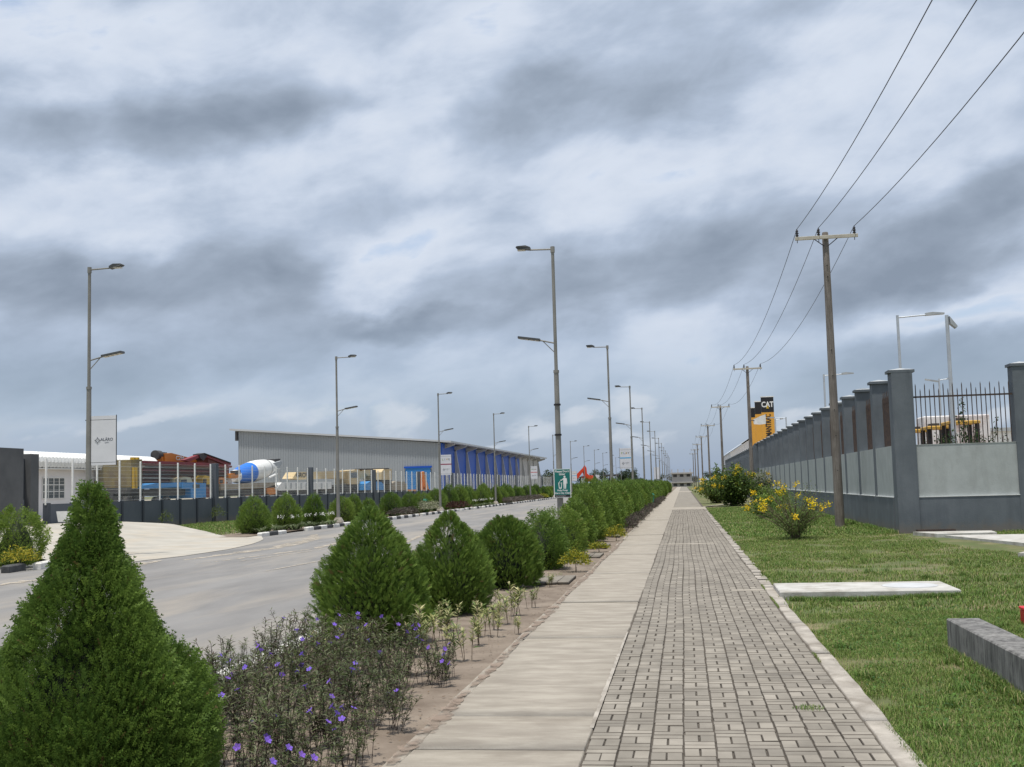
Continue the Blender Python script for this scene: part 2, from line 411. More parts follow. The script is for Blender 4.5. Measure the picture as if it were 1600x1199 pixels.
def lawn_z(X, Y):
    return -0.035+0.02*np.sin(X*1.7+0.6*Y)*np.cos(Y*0.9)+0.010*np.clip(X-2, 0, 9)*np.clip((Y-10)/25, 0, 1)
sheet('lawn', PK-0.1, 14, -6, 36.5, 0, M_lawn, 60, 170, lawn_z)
sheet('lawn', PK-0.1, 6.3, 36.5, 420, 0, M_lawn, 10, 200, lambda X, Y: -0.035+0.02*np.sin(X*1.7+0.6*Y)*np.cos(Y*0.9)+0.010*np.clip(X-2, 0, 9))
sheet('yard_ground', 6.6, 120, 36.2, 500, 0.05, M_yard)
sheet('yard_ground', -160, -29.3, 30, 420, 0.62, M_yard)
def verge_z(X, Y): return -0.06+0.04*np.sin(X*0.9)*np.cos(Y*0.7)
sheet('grass_verge', -28.9, -20.9, 47.5, 330, 0, M_lawn, 12, 120, verge_z)

# concrete driveway apron rising to the gate
def apron():
    xs = np.array([-14.7, -15.2, -16.0, -17.4, -18.6, -20.8, -23, -26, -28.8])
    y0 = np.array([33.0, 30.2, 28.9, 30.5, 32.0, 33, 34, 35, 36.])
    y1 = np.array([36.5, 39.8, 43.2, 46.7, 46.0, 49.2, 51.6, 54.9, 57.0])
    xx = np.linspace(-14.7, -28.8, 30); n = 26
    a = np.interp(-xx, -xs, y0); b = np.interp(-xx, -xs, y1)
    t = np.linspace(0, 1, n)
    Y = a[:, None]+(b-a)[:, None]*t[None]; X = np.repeat(xx[:, None], n, 1)
    s = np.clip((-18-X)/10, 0, 1); s = s*s*(3-2*s); q = np.clip((57-Y)/4.5, 0, 1); q = q*q*(3-2*q)
    Z = -0.088+0.05*np.clip((-16-X)/2, 0, 1)+0.60*s*q
    V = np.stack([X, Y, Z], -1).reshape(-1, 3); i = np.arange(29)[:, None]*n+np.arange(n-1)[None]
    F = np.stack([i, i+1, i+n+1, i+n], -1).reshape(-1, 4)
    tag(obj('driveway', mesh_np('driveway', V, F[:, ::-1], smooth=True), M_apron), kind='structure')
apron()
# sandy drift lying along the foot of the apron and tyre-carried sand on the road
def sand_streak(pts, w, z=-0.093, name='sand_streak'):
    pts = np.array(pts, float); k = 40
    t = np.linspace(0, len(pts)-1, k); P = np.stack([np.interp(t, range(len(pts)), pts[:, c]) for c in (0, 1)], -1)
    d = np.gradient(P, axis=0); d /= np.linalg.norm(d, axis=1)[:, None]; nrm = np.stack([-d[:, 1], d[:, 0]], -1)
    ww = w*(0.35+0.9*RNG.random(k))*np.sin(np.linspace(0.1, 3.04, k))**0.5
    A = P+nrm*ww[:, None]; B = P-nrm*ww[:, None]*0.6
    V = np.zeros((2*k, 3)); V[:k, :2] = A; V[k:, :2] = B; V[:, 2] = z
    i = np.arange(k-1); F = np.stack([i, i+1, k+i+1, k+i], -1)
    o = obj(name, mesh_np(name, V, F), M_sand); return tag(o, kind='stuff')
M_sand = bpy.data.materials.new('road_sand'); M_sand.use_nodes = True
_N = NT(M_sand.node_tree); _b = _N.n['Principled BSDF']; _b.inputs['Roughness'].default_value = 0.95
_p = _N.node('ShaderNodeNewGeometry').outputs['Position']
_N.set(_b.inputs['Base Color'], _N.mix(_N.noise(_p, 2.0), (.38, .33, .26), (.45, .40, .33)))
_N.set(_b.inputs['Alpha'], _N.ramp(_N.noise(_p, 3.2, 6, 0.7), [(0.40, 0.0), (0.56, 0.9)]))
for k, (pts, w) in enumerate([([(-13.8, 31), (-13.2, 37), (-13.9, 43), (-15.5, 48)], 0.45), ([(-12.6, 29), (-11.6, 36), (-12.4, 44), (-15, 52)], 0.20),
               ([(-11.8, 30), (-10.9, 38), (-12, 47), (-14.6, 56)], 0.14), ([(-14.4, 23), (-14.2, 28), (-14.5, 31)], 0.5),
               ([(-9.6, 26), (-9.0, 36), (-10.5, 48), (-13, 60)], 0.14), ([(-7.7, 25), (-8.2, 33), (-10.5, 39), (-13.6, 41)], 0.16)]):
    sand_streak(pts, w, -0.094+0.001*k)

# ---- walkway: concrete strip of slabs, brick paving, edging
walk = bpy.data.objects.new('walkway', None); COL.objects.link(walk); tag(walk, kind='structure')
wb = MB().b2((PX0+0.02, -6, -0.25), (PK-0.05, 420, -0.014)); wb.build('base', M_joint, walk)
cuts = [-6, 3.0, 5.6, 7.62, 8.72, 13.1, 17.0, 22.3, 28.2, 32.4, 38.5, 45.6, 49.5, 53.5, 57.5, 61.5, 65.5, 69.5, 73.0]
def slab_mesh(x0, x1, y0, y1, top, jag=0.0):
    """slab with slightly ragged sides and a chamfer"""
    n = max(2, int((y1-y0)/0.35)); ys = np.linspace(y0+0.006, y1-0.006, n+1)
    xl = x0+RNG.normal(0, jag, n+1); xr = x1+RNG.normal(0, jag*1.4, n+1)
    rows = []
    for x, z in ((xl, -0.2), (xl, top-0.006), (xl+0.008, top), (xr-0.008, top), (xr, top-0.006), (xr, -0.2)):
        rows.append(np.stack([x, ys, np.full(n+1, z)], -1))
    V = np.concatenate(rows); F = []
    for a in range(5):
        i = np.arange(n); F.append(np.stack([a*(n+1)+i, (a+1)*(n+1)+i, (a+1)*(n+1)+i+1, a*(n+1)+i+1], -1))
    c = [[0, n+1, 4*(n+1), 5*(n+1)], [n+1, 2*(n+1), 3*(n+1), 4*(n+1)]]
    F.append(np.array(c)); F.append(np.array([[q+n for q in r][::-1] for r in c]))
    return mesh_np('slab', V, np.concatenate(F))
for a, b in zip(cuts[:-1], cuts[1:]):
    obj('concrete_slab', slab_mesh(PX0+0.10, PJ-0.004, a, b, 0.002+RNG.uniform(-.003, .003), 0.004), M_concrete, walk)
    obj('border_strip', slab_mesh(PX0, PX0+0.096, a, b, -0.004+RNG.uniform(-.003, .002), 0.005), M_concrete, walk)
# mortar fillet along the joint
mv = []; ys = np.arange(8.3, 13.6, 0.08)
wd = np.clip(0.012+0.012*RNG.random(len(ys)), 0, 1)*np.clip(1.2-np.abs(ys-10.4)/3.6, 0.1, 1)
V = np.concatenate([np.stack([PJ-0.006-wd*1.2, ys, np.full(len(ys), .006)], -1), np.stack([np.full(len(ys), PJ+0.002)+wd*.3, ys, np.full(len(ys), .006)], -1)])
i = np.arange(len(ys)-1); n = len(ys)
obj('mortar_fillet', mesh_np('mortar_fillet', V, np.stack([i, n+i, n+i+1, i+1], -1)), M_edge, walk)

def brick_mesh(w, l, h=0.05, ch=0.005, g=0.006):
    me = MB().cbox((0, 0, -h/2), (w-g, l-.008, h), ch).mesh('brick'); return me
BW = (PX1-PJ-0.01)/9.0
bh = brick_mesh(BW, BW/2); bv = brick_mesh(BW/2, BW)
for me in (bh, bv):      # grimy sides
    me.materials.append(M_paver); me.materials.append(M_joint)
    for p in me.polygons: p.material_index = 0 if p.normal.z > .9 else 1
bricks = []
colshift = RNG.uniform(0, 0.05, 9)+np.array([0, .10, .02, .15, .06, .18, .01, .12, .07])
for c in range(9):
    x0 = PJ+0.006+c*BW; y = -2.0+colshift[c]
    while y < 73.0:
        wob = lambda: (RNG.normal(0, .0020), RNG.normal(0, .0020), RNG.normal(0, .0011), RNG.normal(0, .008))
        xo = 0.012*math.sin(y*0.55+c*0.4)*min(1, max(0, (y-9)/8))
        bricks.append((0, x0+BW/2+xo, y+BW*.25, *wob())); bricks.append((0, x0+BW/2+xo, y+BW*.75, *wob()))
        bricks.append((1, x0+BW*.25+xo, y+BW*1.5, *wob())); bricks.append((1, x0+BW*.75+xo, y+BW*1.5, *wob()))
        y += BW*2
vis = []
rest = []
bar = [b for b in bricks]
bar.sort(key=lambda b: b[2])
cnt = 0
for b in bar:
    k, x, y, dx, dy, dz, da = b
    if 6.75 < y and cnt < 300 and x < (y*0.1837+0.05):
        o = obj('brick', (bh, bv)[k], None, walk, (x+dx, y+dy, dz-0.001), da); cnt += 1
    else: rest.append(b)
def join_bricks(name, lst, parent, zoff=0.0, m=None):
    Vs = []; Fs = []; o = 0
    for k, me in ((0, bh), (1, bv)):
        sub = np.array([b[1:] for b in lst if b[0] == k])
        if not len(sub): continue
        tv = np.zeros(len(me.vertices)*3, np.float32); me.vertices.foreach_get('co', tv); tv = tv.reshape(-1, 3)
        tf = np.array([list(p.vertices) for p in me.polygons])
        ca, sa = np.cos(sub[:, 5]), np.sin(sub[:, 5])
        X = sub[:, 0:1]+sub[:, 2:3]+tv[None, :, 0]*ca[:, None]-tv[None, :, 1]*sa[:, None]
        Y = sub[:, 1:2]+sub[:, 3:4]+tv[None, :, 0]*sa[:, None]+tv[None, :, 1]*ca[:, None]
        Z = sub[:, 4:5]+tv[None, :, 2]+zoff
        V = np.stack([X, Y, Z], -1).reshape(-1, 3)
        F = (tf[None]+(np.arange(len(sub))*len(tv))[:, None, None]).reshape(-1, 4)+o
        Vs.append(V); Fs.append(F); o += len(V)
    me = mesh_np(name, np.concatenate(Vs), np.concatenate(Fs))
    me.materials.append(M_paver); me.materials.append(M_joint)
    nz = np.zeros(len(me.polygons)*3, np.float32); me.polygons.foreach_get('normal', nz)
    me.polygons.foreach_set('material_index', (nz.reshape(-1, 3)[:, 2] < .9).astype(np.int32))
    return tag(obj(name, me, None, parent), kind='stuff')
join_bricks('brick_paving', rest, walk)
# far walkway: crossings and the rest of the strip
MB().cbox((-0.3, 76.2, -0.05), (3.4, 6.2, 0.11), .01).build('crossing_slab', M_concrete, walk)
MB().cbox((-1.3, 240, -0.05), (1.22, 321, 0.106), .01).build('concrete_strip', M_concrete, walk)
MB().cbox((0.25, 240, -0.052), (1.86, 321, 0.10), .01).build('far_paving', M_paver, walk)
MB().cbox((-0.3, 205, -0.05), (3.4, 16, 0.114), .01).build('crossing_slab', M_concrete, walk)
o_ = MB().add([(1.3, 79, .0), (1.3, 80.4, .0), (6.1, 99, .02), (6.1, 97, .02)], [(0, 3, 2, 1)]).build('side_path', M_concrete); tag(o_, kind='structure')
# light filler strips lying in the paving
MB().cbox((0.05, 32.6, -0.02), (1.46, 0.30, 0.05), .004, R(2)).build('filler_strip', M_concrete, walk)
MB().cbox((0.93, 18.6, -0.02), (0.5, 0.22, 0.05), .004).build('filler_strip', M_concrete, walk)
# edging on the lawn side: long rough pieces near, short stones further on
y = -2.0; k = 0
while y < 72.8:
    near = y < 17
    L = RNG.uniform(2.0, 3.6) if near else RNG.uniform(0.34, 0.62)
    if near: me = slab_mesh(PX1+0.012, PK-.02+RNG.uniform(-.015, .015), y, y+L, 0.002+RNG.uniform(-.003, .003), 0.004)
    else: me = slab_mesh(PX1+0.014, PX1+0.014+RNG.uniform(.13, .19), y, y+L-0.012, 0.004+RNG.uniform(-.008, .010), 0.005)
    obj('edging_stone', me, M_edge, walk); y += L
# brick strips crossing the bed
for (ya, yb, xa) in [(20.4, 21.9, -2.55), (27.4, 29.0, -2.5), (31.6, 33.3, -2.4), (38, 39.2, -2.4)]:
    lst = []
    for ix in range(int((PX0-xa)/BW)+1):
        for iy in range(int((yb-ya)/BW)):
            lst.append((0, xa+ix*BW, ya+iy*BW+BW*.25, 0, 0, RNG.normal(0, .002), 0.)); lst.append((0, xa+ix*BW, ya+iy*BW+BW*.75, 0, 0, RNG.normal(0, .002), 0.))
    lst = [b for b in lst if b[1]+BW/2 < PX0-0.005]
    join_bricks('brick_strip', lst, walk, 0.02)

# soil washed over the left border of the walkway
M_wash = M_sand.copy(); M_wash.name = 'washed_soil'; _n = M_wash.node_tree.nodes
for n_ in _n:
    if n_.type == 'MIX': n_.inputs[6].default_value = (.20, .15, .115, 1); n_.inputs[7].default_value = (.26, .20, .155, 1)
for k, (ya, yb, w) in enumerate([(7.2, 9.6, .10), (9.0, 13.0, .07), (12.5, 18.5, .09), (18, 26, .08), (25, 36, .09)]):
    o = sand_streak([(PX0+.06, ya), (PX0+.10, (ya+yb)/2), (PX0+.07, yb)], w, .0085+.0006*k, 'washed_soil'); o.data.materials[0] = M_wash
# ---- kerbs
kerb = bpy.data.objects.new('kerb', None); COL.objects.link(kerb); tag(kerb, kind='structure')
km = MB().cbox((0, 0, 0), (0.2, 0.94, 0.26), .035).mesh('kerb_block'); km2 = km.copy()
km.materials.append(M_kerbw); km2.materials.append(M_kerbb)
y = 46.9; k = 0
while y < 190:
    if RNG.random() > 0.07 and not (49.7 < y < 52.0):
        obj('kerb_block', (km, km2)[k % 2], None, kerb, (KL+RNG.normal(0, .015), y, -0.06+RNG.normal(0, .008)), RNG.normal(0, .015))
    y += 1.0; k += 1
for (x, y, z, k, rz) in [(-16.75, 24.4, -0.03, 0, .05), (-16.75, 26.0, -0.03, 0, .1), (-16.7, 27.4, -.04, 1, .12), (-16.6, 28.6, -.05, 0, .2)]:
    obj('kerb_block', (km, km2)[k], None, kerb, (x, y, z), rz)
y = -4; k = 0
while y < 110:
    obj('kerb_block', (km, km2)[k % 2 if y > 14 else 0], None, kerb, (KR+RNG.normal(0, .01), y, -0.075+RNG.normal(0, .006)), RNG.normal(0, .008))
    y += 0.98; k += 1

# ---- slabs and concrete pieces in the lawn
t = thing('drain_cover_slab', 'pale concrete drain slab with round cover lying in the lawn by the walkway', 'drain slab', (2.58, 18.1, 0))
MB().cbox((0, 0, -0.04), (2.5, 1.45, 0.24), .012, R(-0.6)).build('slab', M_slab, t)
MB().lathe((0.68, 0.0, 0.078), (0, 0, 1), [(0, .40), (.008, .40), (.012, .385)], 28).build('cover', M_cover, t)
MB().lathe((-0.45, 0.03, 0.078), (0, 0, 1), [(0, .36), (.003, .36), (.005, .345)], 28).build('cover', M_slab, t)
t = thing('concrete_beam', 'blackened concrete beam lying in the grass at the right edge', 'concrete beam', (2.66, 9.0, 0))
MB().cbox((0, 0.0, .10), (0.31, 6.1, 0.40), .012, R(0.1)).build('beam', M_stained, t)
t = thing('red_box', 'small bright red plastic box on the grass beyond the concrete beam', 'box', (3.92, 14.0, -0.02))
MB().cbox((0, 0, .09), (0.36, 0.26, 0.18), .015).build('body', M_redp, t); MB().cbox((0, 0, .195), (0.38, 0.28, 0.03), .01).build('lid', M_redp, t)
t = thing('wall_side_path', 'cracked pale concrete path slabs beside the corner of the grey wall', 'path slabs', (7.4, 31.5, 0.04))
for pts, top in (([(6.4, 34.6), (8.5, 34.5), (8.35, 33.3), (6.75, 33.1)], .10), ([(6.9, 32.9), (8.9, 32.7), (9.0, 28.5), (7.9, 27.8)], .07), ([(8.0, 27.6), (9.4, 28.2), (9.8, 25.2), (7.2, 24.6), (6.7, 25.2)], .06)):
    MB().prism([(x, y, -0.05) for x, y in pts], (0, 0, top+0.06)).build('slab', M_slab, t, world=True)
t = thing('drain_grate', 'rusty iron drain grate lying against the foot of the grey wall', 'drain grate', (7.1, 34.95, 0.1))
MB().b2((-.52, -.14, -.02), (.52, -.09, .05)).b2((-.52, .09, -.02), (.52, .14, .05)).build('frame', M_bar, t)
gb = MB().box((0, 0, 0.02), (0.025, 0.18, 0.05)).mesh('grate_bar'); gb.materials.append(M_bar)
for k in range(17): obj('grate_bar', gb, None, t, (-.48+.06*k, 0, 0.0))

# ================================================================== RIGHT BOUNDARY WALL
WX, WY = 6.2, 35.5
wall = thing('boundary_wall', 'slate grey boundary wall with capped pillars, pale plaster panels and spiked bars', 'wall', (WX, WY, 0))
def bx(name, a, b, m, parent=wall, ch=None, world=True):
    mb = MB()
    a = np.array(a, float); b = np.array(b, float)
    mb.cbox((a+b)/2, np.abs(b-a), ch) if ch else mb.b2(a, b)
    return mb.build(name, m, parent, world=world)
PW, PD, SP = 0.56, 0.42, 3.42
capm = MB().cbox((0, 0, .045), (0.74, 0.60, 0.09), .03).lathe((0, 0, .085), (0, 0, 1), [(0, .36), (.05, .02)], 4).mesh('cap'); capm.materials.append(M_capw)
capm = MB().add([(-.37, -.30, 0), (.37, -.30, 0), (.37, .30, 0), (-.37, .30, 0), (-.37, -.30, .08), (.37, -.30, .08), (.37, .30, .08), (-.37, .30, .08), (0, 0, .15)],
                [(3, 2, 1, 0), (0, 1, 5, 4), (1, 2, 6, 5), (2, 3, 7, 6), (3, 0, 4, 7), (4, 5, 8), (5, 6, 8), (6, 7, 8), (7, 4, 8)]).mesh('cap')
capm.materials.append(M_slate); capm.materials.append(M_capw)
for p in capm.polygons:
    if p.center.z > 0.09: p.material_index = 1
def pillar(x, y, w=PW, d=PD, top=4.72, sc=1.0):
    mb = MB(); mb.b2((x, y, -0.2), (x+w, y+d, top)); o = mb.build('pillar', M_slate, wall, world=True)
    c = obj('cap', capm, None, o, (x+w/2-WX, y+d/2-WY, top), 0, (sc*.92, sc*.92, 1)); return o
barS = MB().cyl((0, 0, 2.5), (0, 0, 4.33), .014, .014, 6).cyl((0, 0, 4.33), (0, 0, 4.40), .014, .002, 6).mesh('bar'); barS.materials.append(M_bar)
barL = MB().cyl((0, 0, 2.5), (0, 0, 4.17), .014, .014, 6).cyl((0, 0, 4.17), (0, 0, 4.24), .014, .002, 6).mesh('bar'); barL.materials.append(M_bar)
nb = 0
# front section (facing the camera)
pillar(WX, WY, 0.60, 0.60, 4.74, 1.1)
FX = WX+0.60; FX2 = 9.62
pillar(FX2, WY+0.05, 0.56, 0.5, 4.80)
bx('wall_base', (FX+.002, WY+0.06, -0.2), (FX2, WY+0.34, 1.06), M_slate)
bx('wall_panel', (FX+.002, WY+0.10, 1.085), (FX2-.002, WY+0.32, 2.585), M_panel)
bx('ledge', (FX+.002, WY+0.045, 1.06), (FX2-.002, WY+0.33, 1.085), M_ledge)
bx('coping', (FX+.002, WY+0.09, 2.585), (FX2-.002, WY+0.33, 2.60), M_panel)
bx('rail', (FX, WY+0.19, 3.98), (FX2, WY+0.22, 4.03), M_bar)
for k in range(21):
    obj('bar', (barS, barL)[k % 2], None, wall, (FX-WX+0.10+k*(FX2-FX-0.2)/20, 0.165, 0)); nb += 1
pillar(FX2+3.6, WY+0.05, 0.56, 0.5, 4.80)
bx('wall_base', (FX2+.56, WY+0.06, -0.2), (FX2+3.6, WY+0.34, 1.06), M_slate); bx('wall_panel', (FX2+.56, WY+.10, 1.06), (FX2+3.6, WY+.32, 2.6), M_panel)
# long side along the walkway
y = WY+0.60; k = 0
while y < 96:
    y1 = y+SP-PD
    bx('wall_base', (WX-.03, y+.002, -0.2), (WX+.24, y1+PD-.002, 1.06), M_slate)
    bx('ledge', (WX-.045, y+.002, 1.06), (WX+.22, y1-.002, 1.082), M_ledge)
    bx('wall_panel', (WX+0.012, y+.002, 1.082), (WX+.38, y1-.002, 2.6), M_panel)
    bx('rail', (WX+.32, y, 3.98), (WX+.345, y1, 4.03), M_bar)
    pillar(WX, y1, 0.56, PD, 4.70)
    m = 18
    if nb+m <= 297:
        for j in range(m): obj('bar', (barS, barL)[j % 2], None, wall, (0.30, y-WY+.12+j*(y1-y-.24)/(m-1), 0)); nb += 1
    else:
        mb = MB()
        for j in range(m): mb.cyl((WX+.30, y+.12+j*(y1-y-.24)/(m-1), 2.55), (WX+.30, y+.12+j*(y1-y-.24)/(m-1), 4.38-.16*(j % 2)), .014, .014, 5)
        tag(mb.build('bars', M_bar, wall, world=True), kind='stuff')
    y = y1+PD; k += 1
# projecting pier group, then the darker far stretch
for q in range(3): pillar(WX-.25+.0*q, y+q*0.9, .8, .5, 4.62)
y += 2.7
while y < 172:
    y1 = y+SP-PD
    bx('wall_panel', (WX, y+.002, -0.2), (WX+.22, y1-.002, 3.9), M_slate)
    pillar(WX-.02, y1, 0.56, PD, 4.55); y = y1+PD

# ================================================================== LEFT FENCE
FXL = -29.0
fence = thing('perimeter_fence', 'slate wall topped by white posts and welded wire mesh panels', 'fence', (FXL, 50, 0))
SPF = 2.37; y0f = 50.14
wpan = MB().b2((-.09, 0.15, -.3), (.09, SPF-.002, 1.46)).mesh('wall_panel'); wpan.materials.append(M_slate2)
wpil = MB().cbox((0.0, 0.07, .60), (.30, .16, 1.82), .01).mesh('pilaster'); wpil.materials.append(M_slate3)
wpost = MB().cbox((0, 0, 2.50), (.075, .075, 2.16), .008).mesh('post'); wpost.materials.append(M_white)
mm = MB()
for j in range(1, 40):
    yy = j*SPF/40; mm.add([(0, yy-.003, 1.5), (0, yy+.003, 1.5), (0, yy+.003, 3.48), (0, yy-.003, 3.48)], [(0, 1, 2, 3)])
for j in range(11):
    zz = 1.52+j*.195; w = .007 if j % 3 else .014
    mm.add([(.004, 0, zz-w/2), (.004, SPF, zz-w/2), (.004, SPF, zz+w/2), (.004, 0, zz+w/2)], [(0, 1, 2, 3)])
    mm.add([(.004, 0, zz), (.004, SPF, zz), (.014, SPF, zz+.001), (.014, 0, zz+.001)], [(0, 1, 2, 3)])
wmesh = mm.mesh('wire_mesh'); wmesh.materials.append(pm('mesh_wire', (.60, .61, .60), rough=0.5))
wcol = MB().cbox((.05, 0, 1.62), (.42, .42, 4.0), .01).mesh('column'); wcol.materials.append(M_slate2)
for k in range(90):
    yy = y0f+k*SPF-50
    obj('wall_panel', wpan, None, fence, (0, yy, 0)); obj('pilaster', wpil, None, fence, (0.01, yy, 0))
    obj('post', wpost, None, fence, (0, yy-.0, 0)); o = obj('wire_mesh', wmesh, None, fence, (0.02, yy, 0)); tag(o, kind='stuff')
    if (k-8) % 8 == 0 and k > 0: obj('column', wcol, None, fence, (0, yy+.45, 0))
# gate piers and gate leaf at the near end
M_pier = pm('pier_paint', (.085, .088, .092), (.11, .113, .116), 1.2, .8)
gate = thing('entrance_gate', 'dark sliding gate with two tall slate piers at the driveway', 'gate', (FXL, 48.6, 0.3))
MB().b2((-.35, -.25, -.5), (.30, .42, 3.42)).build('pier', M_pier, gate)
MB().b2((-.45, -3.2, -.5), (.5, -1.15, 3.62)).build('pier', M_pier, gate)
MB().b2((-.05, -1.15, -.2), (.02, -.25, 3.2)).build('gate_leaf', pm('gate_paint', (.05, .057, .066), rough=.6), gate)
for q in (-.92, -.62): MB().cyl((.06, q, -.1), (.06, q, 3.15), .03, .03, 8).build('guide_post', M_galv, gate)
MB().b2((.03, -.98, 1.15), (.16, -.5, 1.4)).build('lock_box', M_slate2, gate)
for i, (u, v, lab) in enumerate([(102, 806, 'white headwall slab at the far side of the driveway ramp'), (176, 826, 'white headwall slab beside the fence foot at the driveway edge')]):
    p = onX(u, v, -27.6)
    t = tag(MB().prism([(-.09, -.30, -.25), (-.09, .30, -.25), (-.09, .38, .22), (-.09, -.38, .22)], (.18, 0, 0)).build('headwall', M_white, None, loc=(p[0], p[1], p[2]-.02)), lab, 'headwall')
    t.rotation_euler.z = R(-62)

# ================================================================== LAMPS
def make_lamp(h=8.75):
    t = thing('street_lamp', '', 'street lamp')
    MB().cyl((0, 0, -.1), (0, 0, 5.06), .098, .072, 12).build('lower_pole', M_lamp, t, True)
    MB().cyl((0, 0, 5.0), (0, 0, h), .052, .048, 12).build('upper_pole', M_lamp, t, True)
    MB().cyl((0, 0, 5.04), (0, 0, 5.12), .085, .085, 12).build('collar', M_lamp, t, True)
    MB().cyl((0, 0, h-.10), (0, 0, h+.08), .065, .065, 10).cyl((0, 0, h), (.72, 0, h+.02), .024, .024, 8).build('top_arm', M_lamp, t)
    hd = MB().prism([(.66, -.05, h+.0), (1.06, -.11, h+.06), (1.10, -.09, h+.10), (1.06, -.08, h+.13), (.80, -.07, h+.14), (.66, -.05, h+.08)], (0, .22, 0)).build('lamp_head', M_lampd, t)
    MB().b2((.82, -.07, h+.005), (1.05, .09, h+.03)).build('lens', M_led, hd)
    MB().cyl((0, 0, 5.92), (.50, 0, 6.04), .022, .022, 8).build('lower_arm', M_lamp, t)
    MB().cyl((0, 0, 5.62), (.36, 0, 5.99), .014, .014, 6).build('brace', M_lamp, t)
    a = R(9)
    hd2 = MB().box((.78, 0, 6.09), (.66, .26, .06), 0, 0, -a).build('lamp_head', M_lampd, t)
    for q in range(4): MB().box((.55+.15*q, 0, 6.018+.024*q), (.12, .2, .012), 0, 0, -a).build('lens', M_led, hd2)
    MB().prism([(-.24, -.24, -.1), (.24, -.24, -.1), (.24, .24, -.1), (-.24, .24, -.1)], (0, 0, .22)).add(
        [(-.24, -.24, .12), (.24, -.24, .12), (.24, .24, .12), (-.24, .24, .12), (-.13, -.13, .36), (.13, -.13, .36), (.13, .13, .36), (-.13, .13, .36)],
        [(0, 1, 5, 4), (1, 2, 6, 5), (2, 3, 7, 6), (3, 0, 4, 7), (4, 5, 6, 7)]).build('footing', M_edge, t)
    return t
lamp0 = make_lamp()
ordn = ['first', 'second', 'third', 'fourth', 'fifth', 'sixth', 'seventh', 'eighth', 'ninth', 'tenth', 'eleventh', 'twelfth', 'thirteenth', 'fourteenth']
lampsR = []; lampsL = []
for k in range(13):
    o = lamp0 if k == 0 else copy_tree(lamp0)
    o.location = (-3.58, 34.15+25.6*k, -0.03); o.rotation_euler.z = math.pi+RNG.normal(0, .02)
    o['label'] = f'grey twin-arm street lamp, {ordn[k]} from the camera in the hedge row beside the walkway' if k else 'nearest grey twin-arm street lamp, carrying the green litter sign'
    o['group'] = 'street lamps on the walkway side of the road'; lampsR.append(o)
for k in range(13):
    o = copy_tree(lamp0); o.location = (-17.9, 33.35+26.0*k, -0.03); o.rotation_euler.z = RNG.normal(0, .02)
    o['label'] = f'grey twin-arm street lamp, {ordn[k]} from the camera along the fence side of the road' if k else 'grey twin-arm street lamp with the white banner beside the driveway'
    o['group'] = 'street lamps on the fence side of the road'; lampsL.append(o)

def text(body, size, m, parent, loc, name='lettering', rot=(math.pi/2, 0, 0), bold=0.0, align='CENTER', ext=0.001, xs=1.0):
    c = bpy.data.curves.new(name, 'FONT'); c.body = body; c.size = size; c.align_x = align; c.align_y = 'CENTER'
    c.offset = bold*size; c.extrude = ext; c.resolution_u = 3
    o = bpy.data.objects.new('tmp', c); COL.objects.link(o)
    dg = bpy.context.evaluated_depsgraph_get(); me = bpy.data.meshes.new_from_object(o.evaluated_get(dg))
    bpy.data.objects.remove(o); me.name = name; me.materials.clear()
    b = obj(name, me, m, parent, loc); b.rotation_euler = rot; b.scale = (xs, 1, 1); return b
def logo(parent, x, z, r, y=-0.022, m=None):
    mb = MB(); n = 20
    m = m or M_ink
    for i in range(n):
        a0, a1 = 2*math.pi*i/n, 2*math.pi*(i+1)/n
        mb.add([(x+r*.52*math.cos(a0), y, z+r*.52*math.sin(a0)), (x+r*.52*math.cos(a1), y, z+r*.52*math.sin(a1)), (x+r*.75*math.cos(a1), y, z+r*.75*math.sin(a1)), (x+r*.75*math.cos(a0), y, z+r*.75*math.sin(a0))], [(0, 1, 2, 3)])
    for i in range(4):
        a = math.pi/2*i; e = np.array([math.cos(a), 0, math.sin(a)]); f = np.array([-math.sin(a), 0, math.cos(a)]); c = np.array([x, y, z])
        mb.add([c+e*r*.8+f*r*.3, c+e*r*1.2, c+e*r*.8-f*r*.3], [(0, 1, 2)])
    return mb.build('emblem', m, parent)
def banner(lamp, side, label, word=None, stripe=None, bottom=2.68, h=1.5, w=.80, plain=False):
    L = lamp.location
    t = thing('lamp_banner', label, 'banner', (L[0]+side*(.10+w/2), L[1]-.02, bottom), 0)
    MB().box((0, 0, h/2), (w, .022, h)).build('cloth', M_banner, t)
    for z in (0.08, h-.12): MB().cyl((-side*(w/2+.2), 0, z), (side*w/2, 0, z), .014, .014, 6).build('bracket', M_black, t)
    MB().cyl((side*(w/2+.01), 0, -.02), (side*(w/2+.01), 0, h+.02), .014, .014, 6).build('edge_rod', M_lampd, t)
    if plain: return t
    if word is None:
        logo(t, -w*.24, h*.5, .085); text('ALÁRO', .125, M_ink, t, (w*.13, -.013, h*.515), bold=.02); text('CITY', .06, M_ink, t, (w*.13, -.013, h*.45), bold=.01)
    else:
        cols = [pm('ink_a', (.25, .35, .10), rough=.8), pm('ink_b', (.10, .16, .30), rough=.8), pm('ink_c', (.40, .25, .05), rough=.8), M_ink]
        for i, ch in enumerate(word): text(ch, .20, cols[i % 4], t, (-.24+.16*i, -.013, h*.76), bold=.02)
        MB().box((0, -.004, h*.53), (w, .022, .07)).build('stripe', stripe, t)
        logo(t, -w*.2, h*.27, .08); text('ALÁRO', .10, M_ink, t, (w*.13, -.013, h*.29)); text('CITY', .05, M_ink, t, (w*.13, -.013, h*.235))
    return t
st_r = pm('stripe_maroon', (.28, .02, .06), rough=.7); st_b = pm('stripe_blue', (.02, .35, .62), rough=.7); st_o = pm('stripe_red', (.55, .06, .05), rough=.7)
banner(lampsL[0], 1, 'blank white banner with a small dark emblem and name, by the driveway')
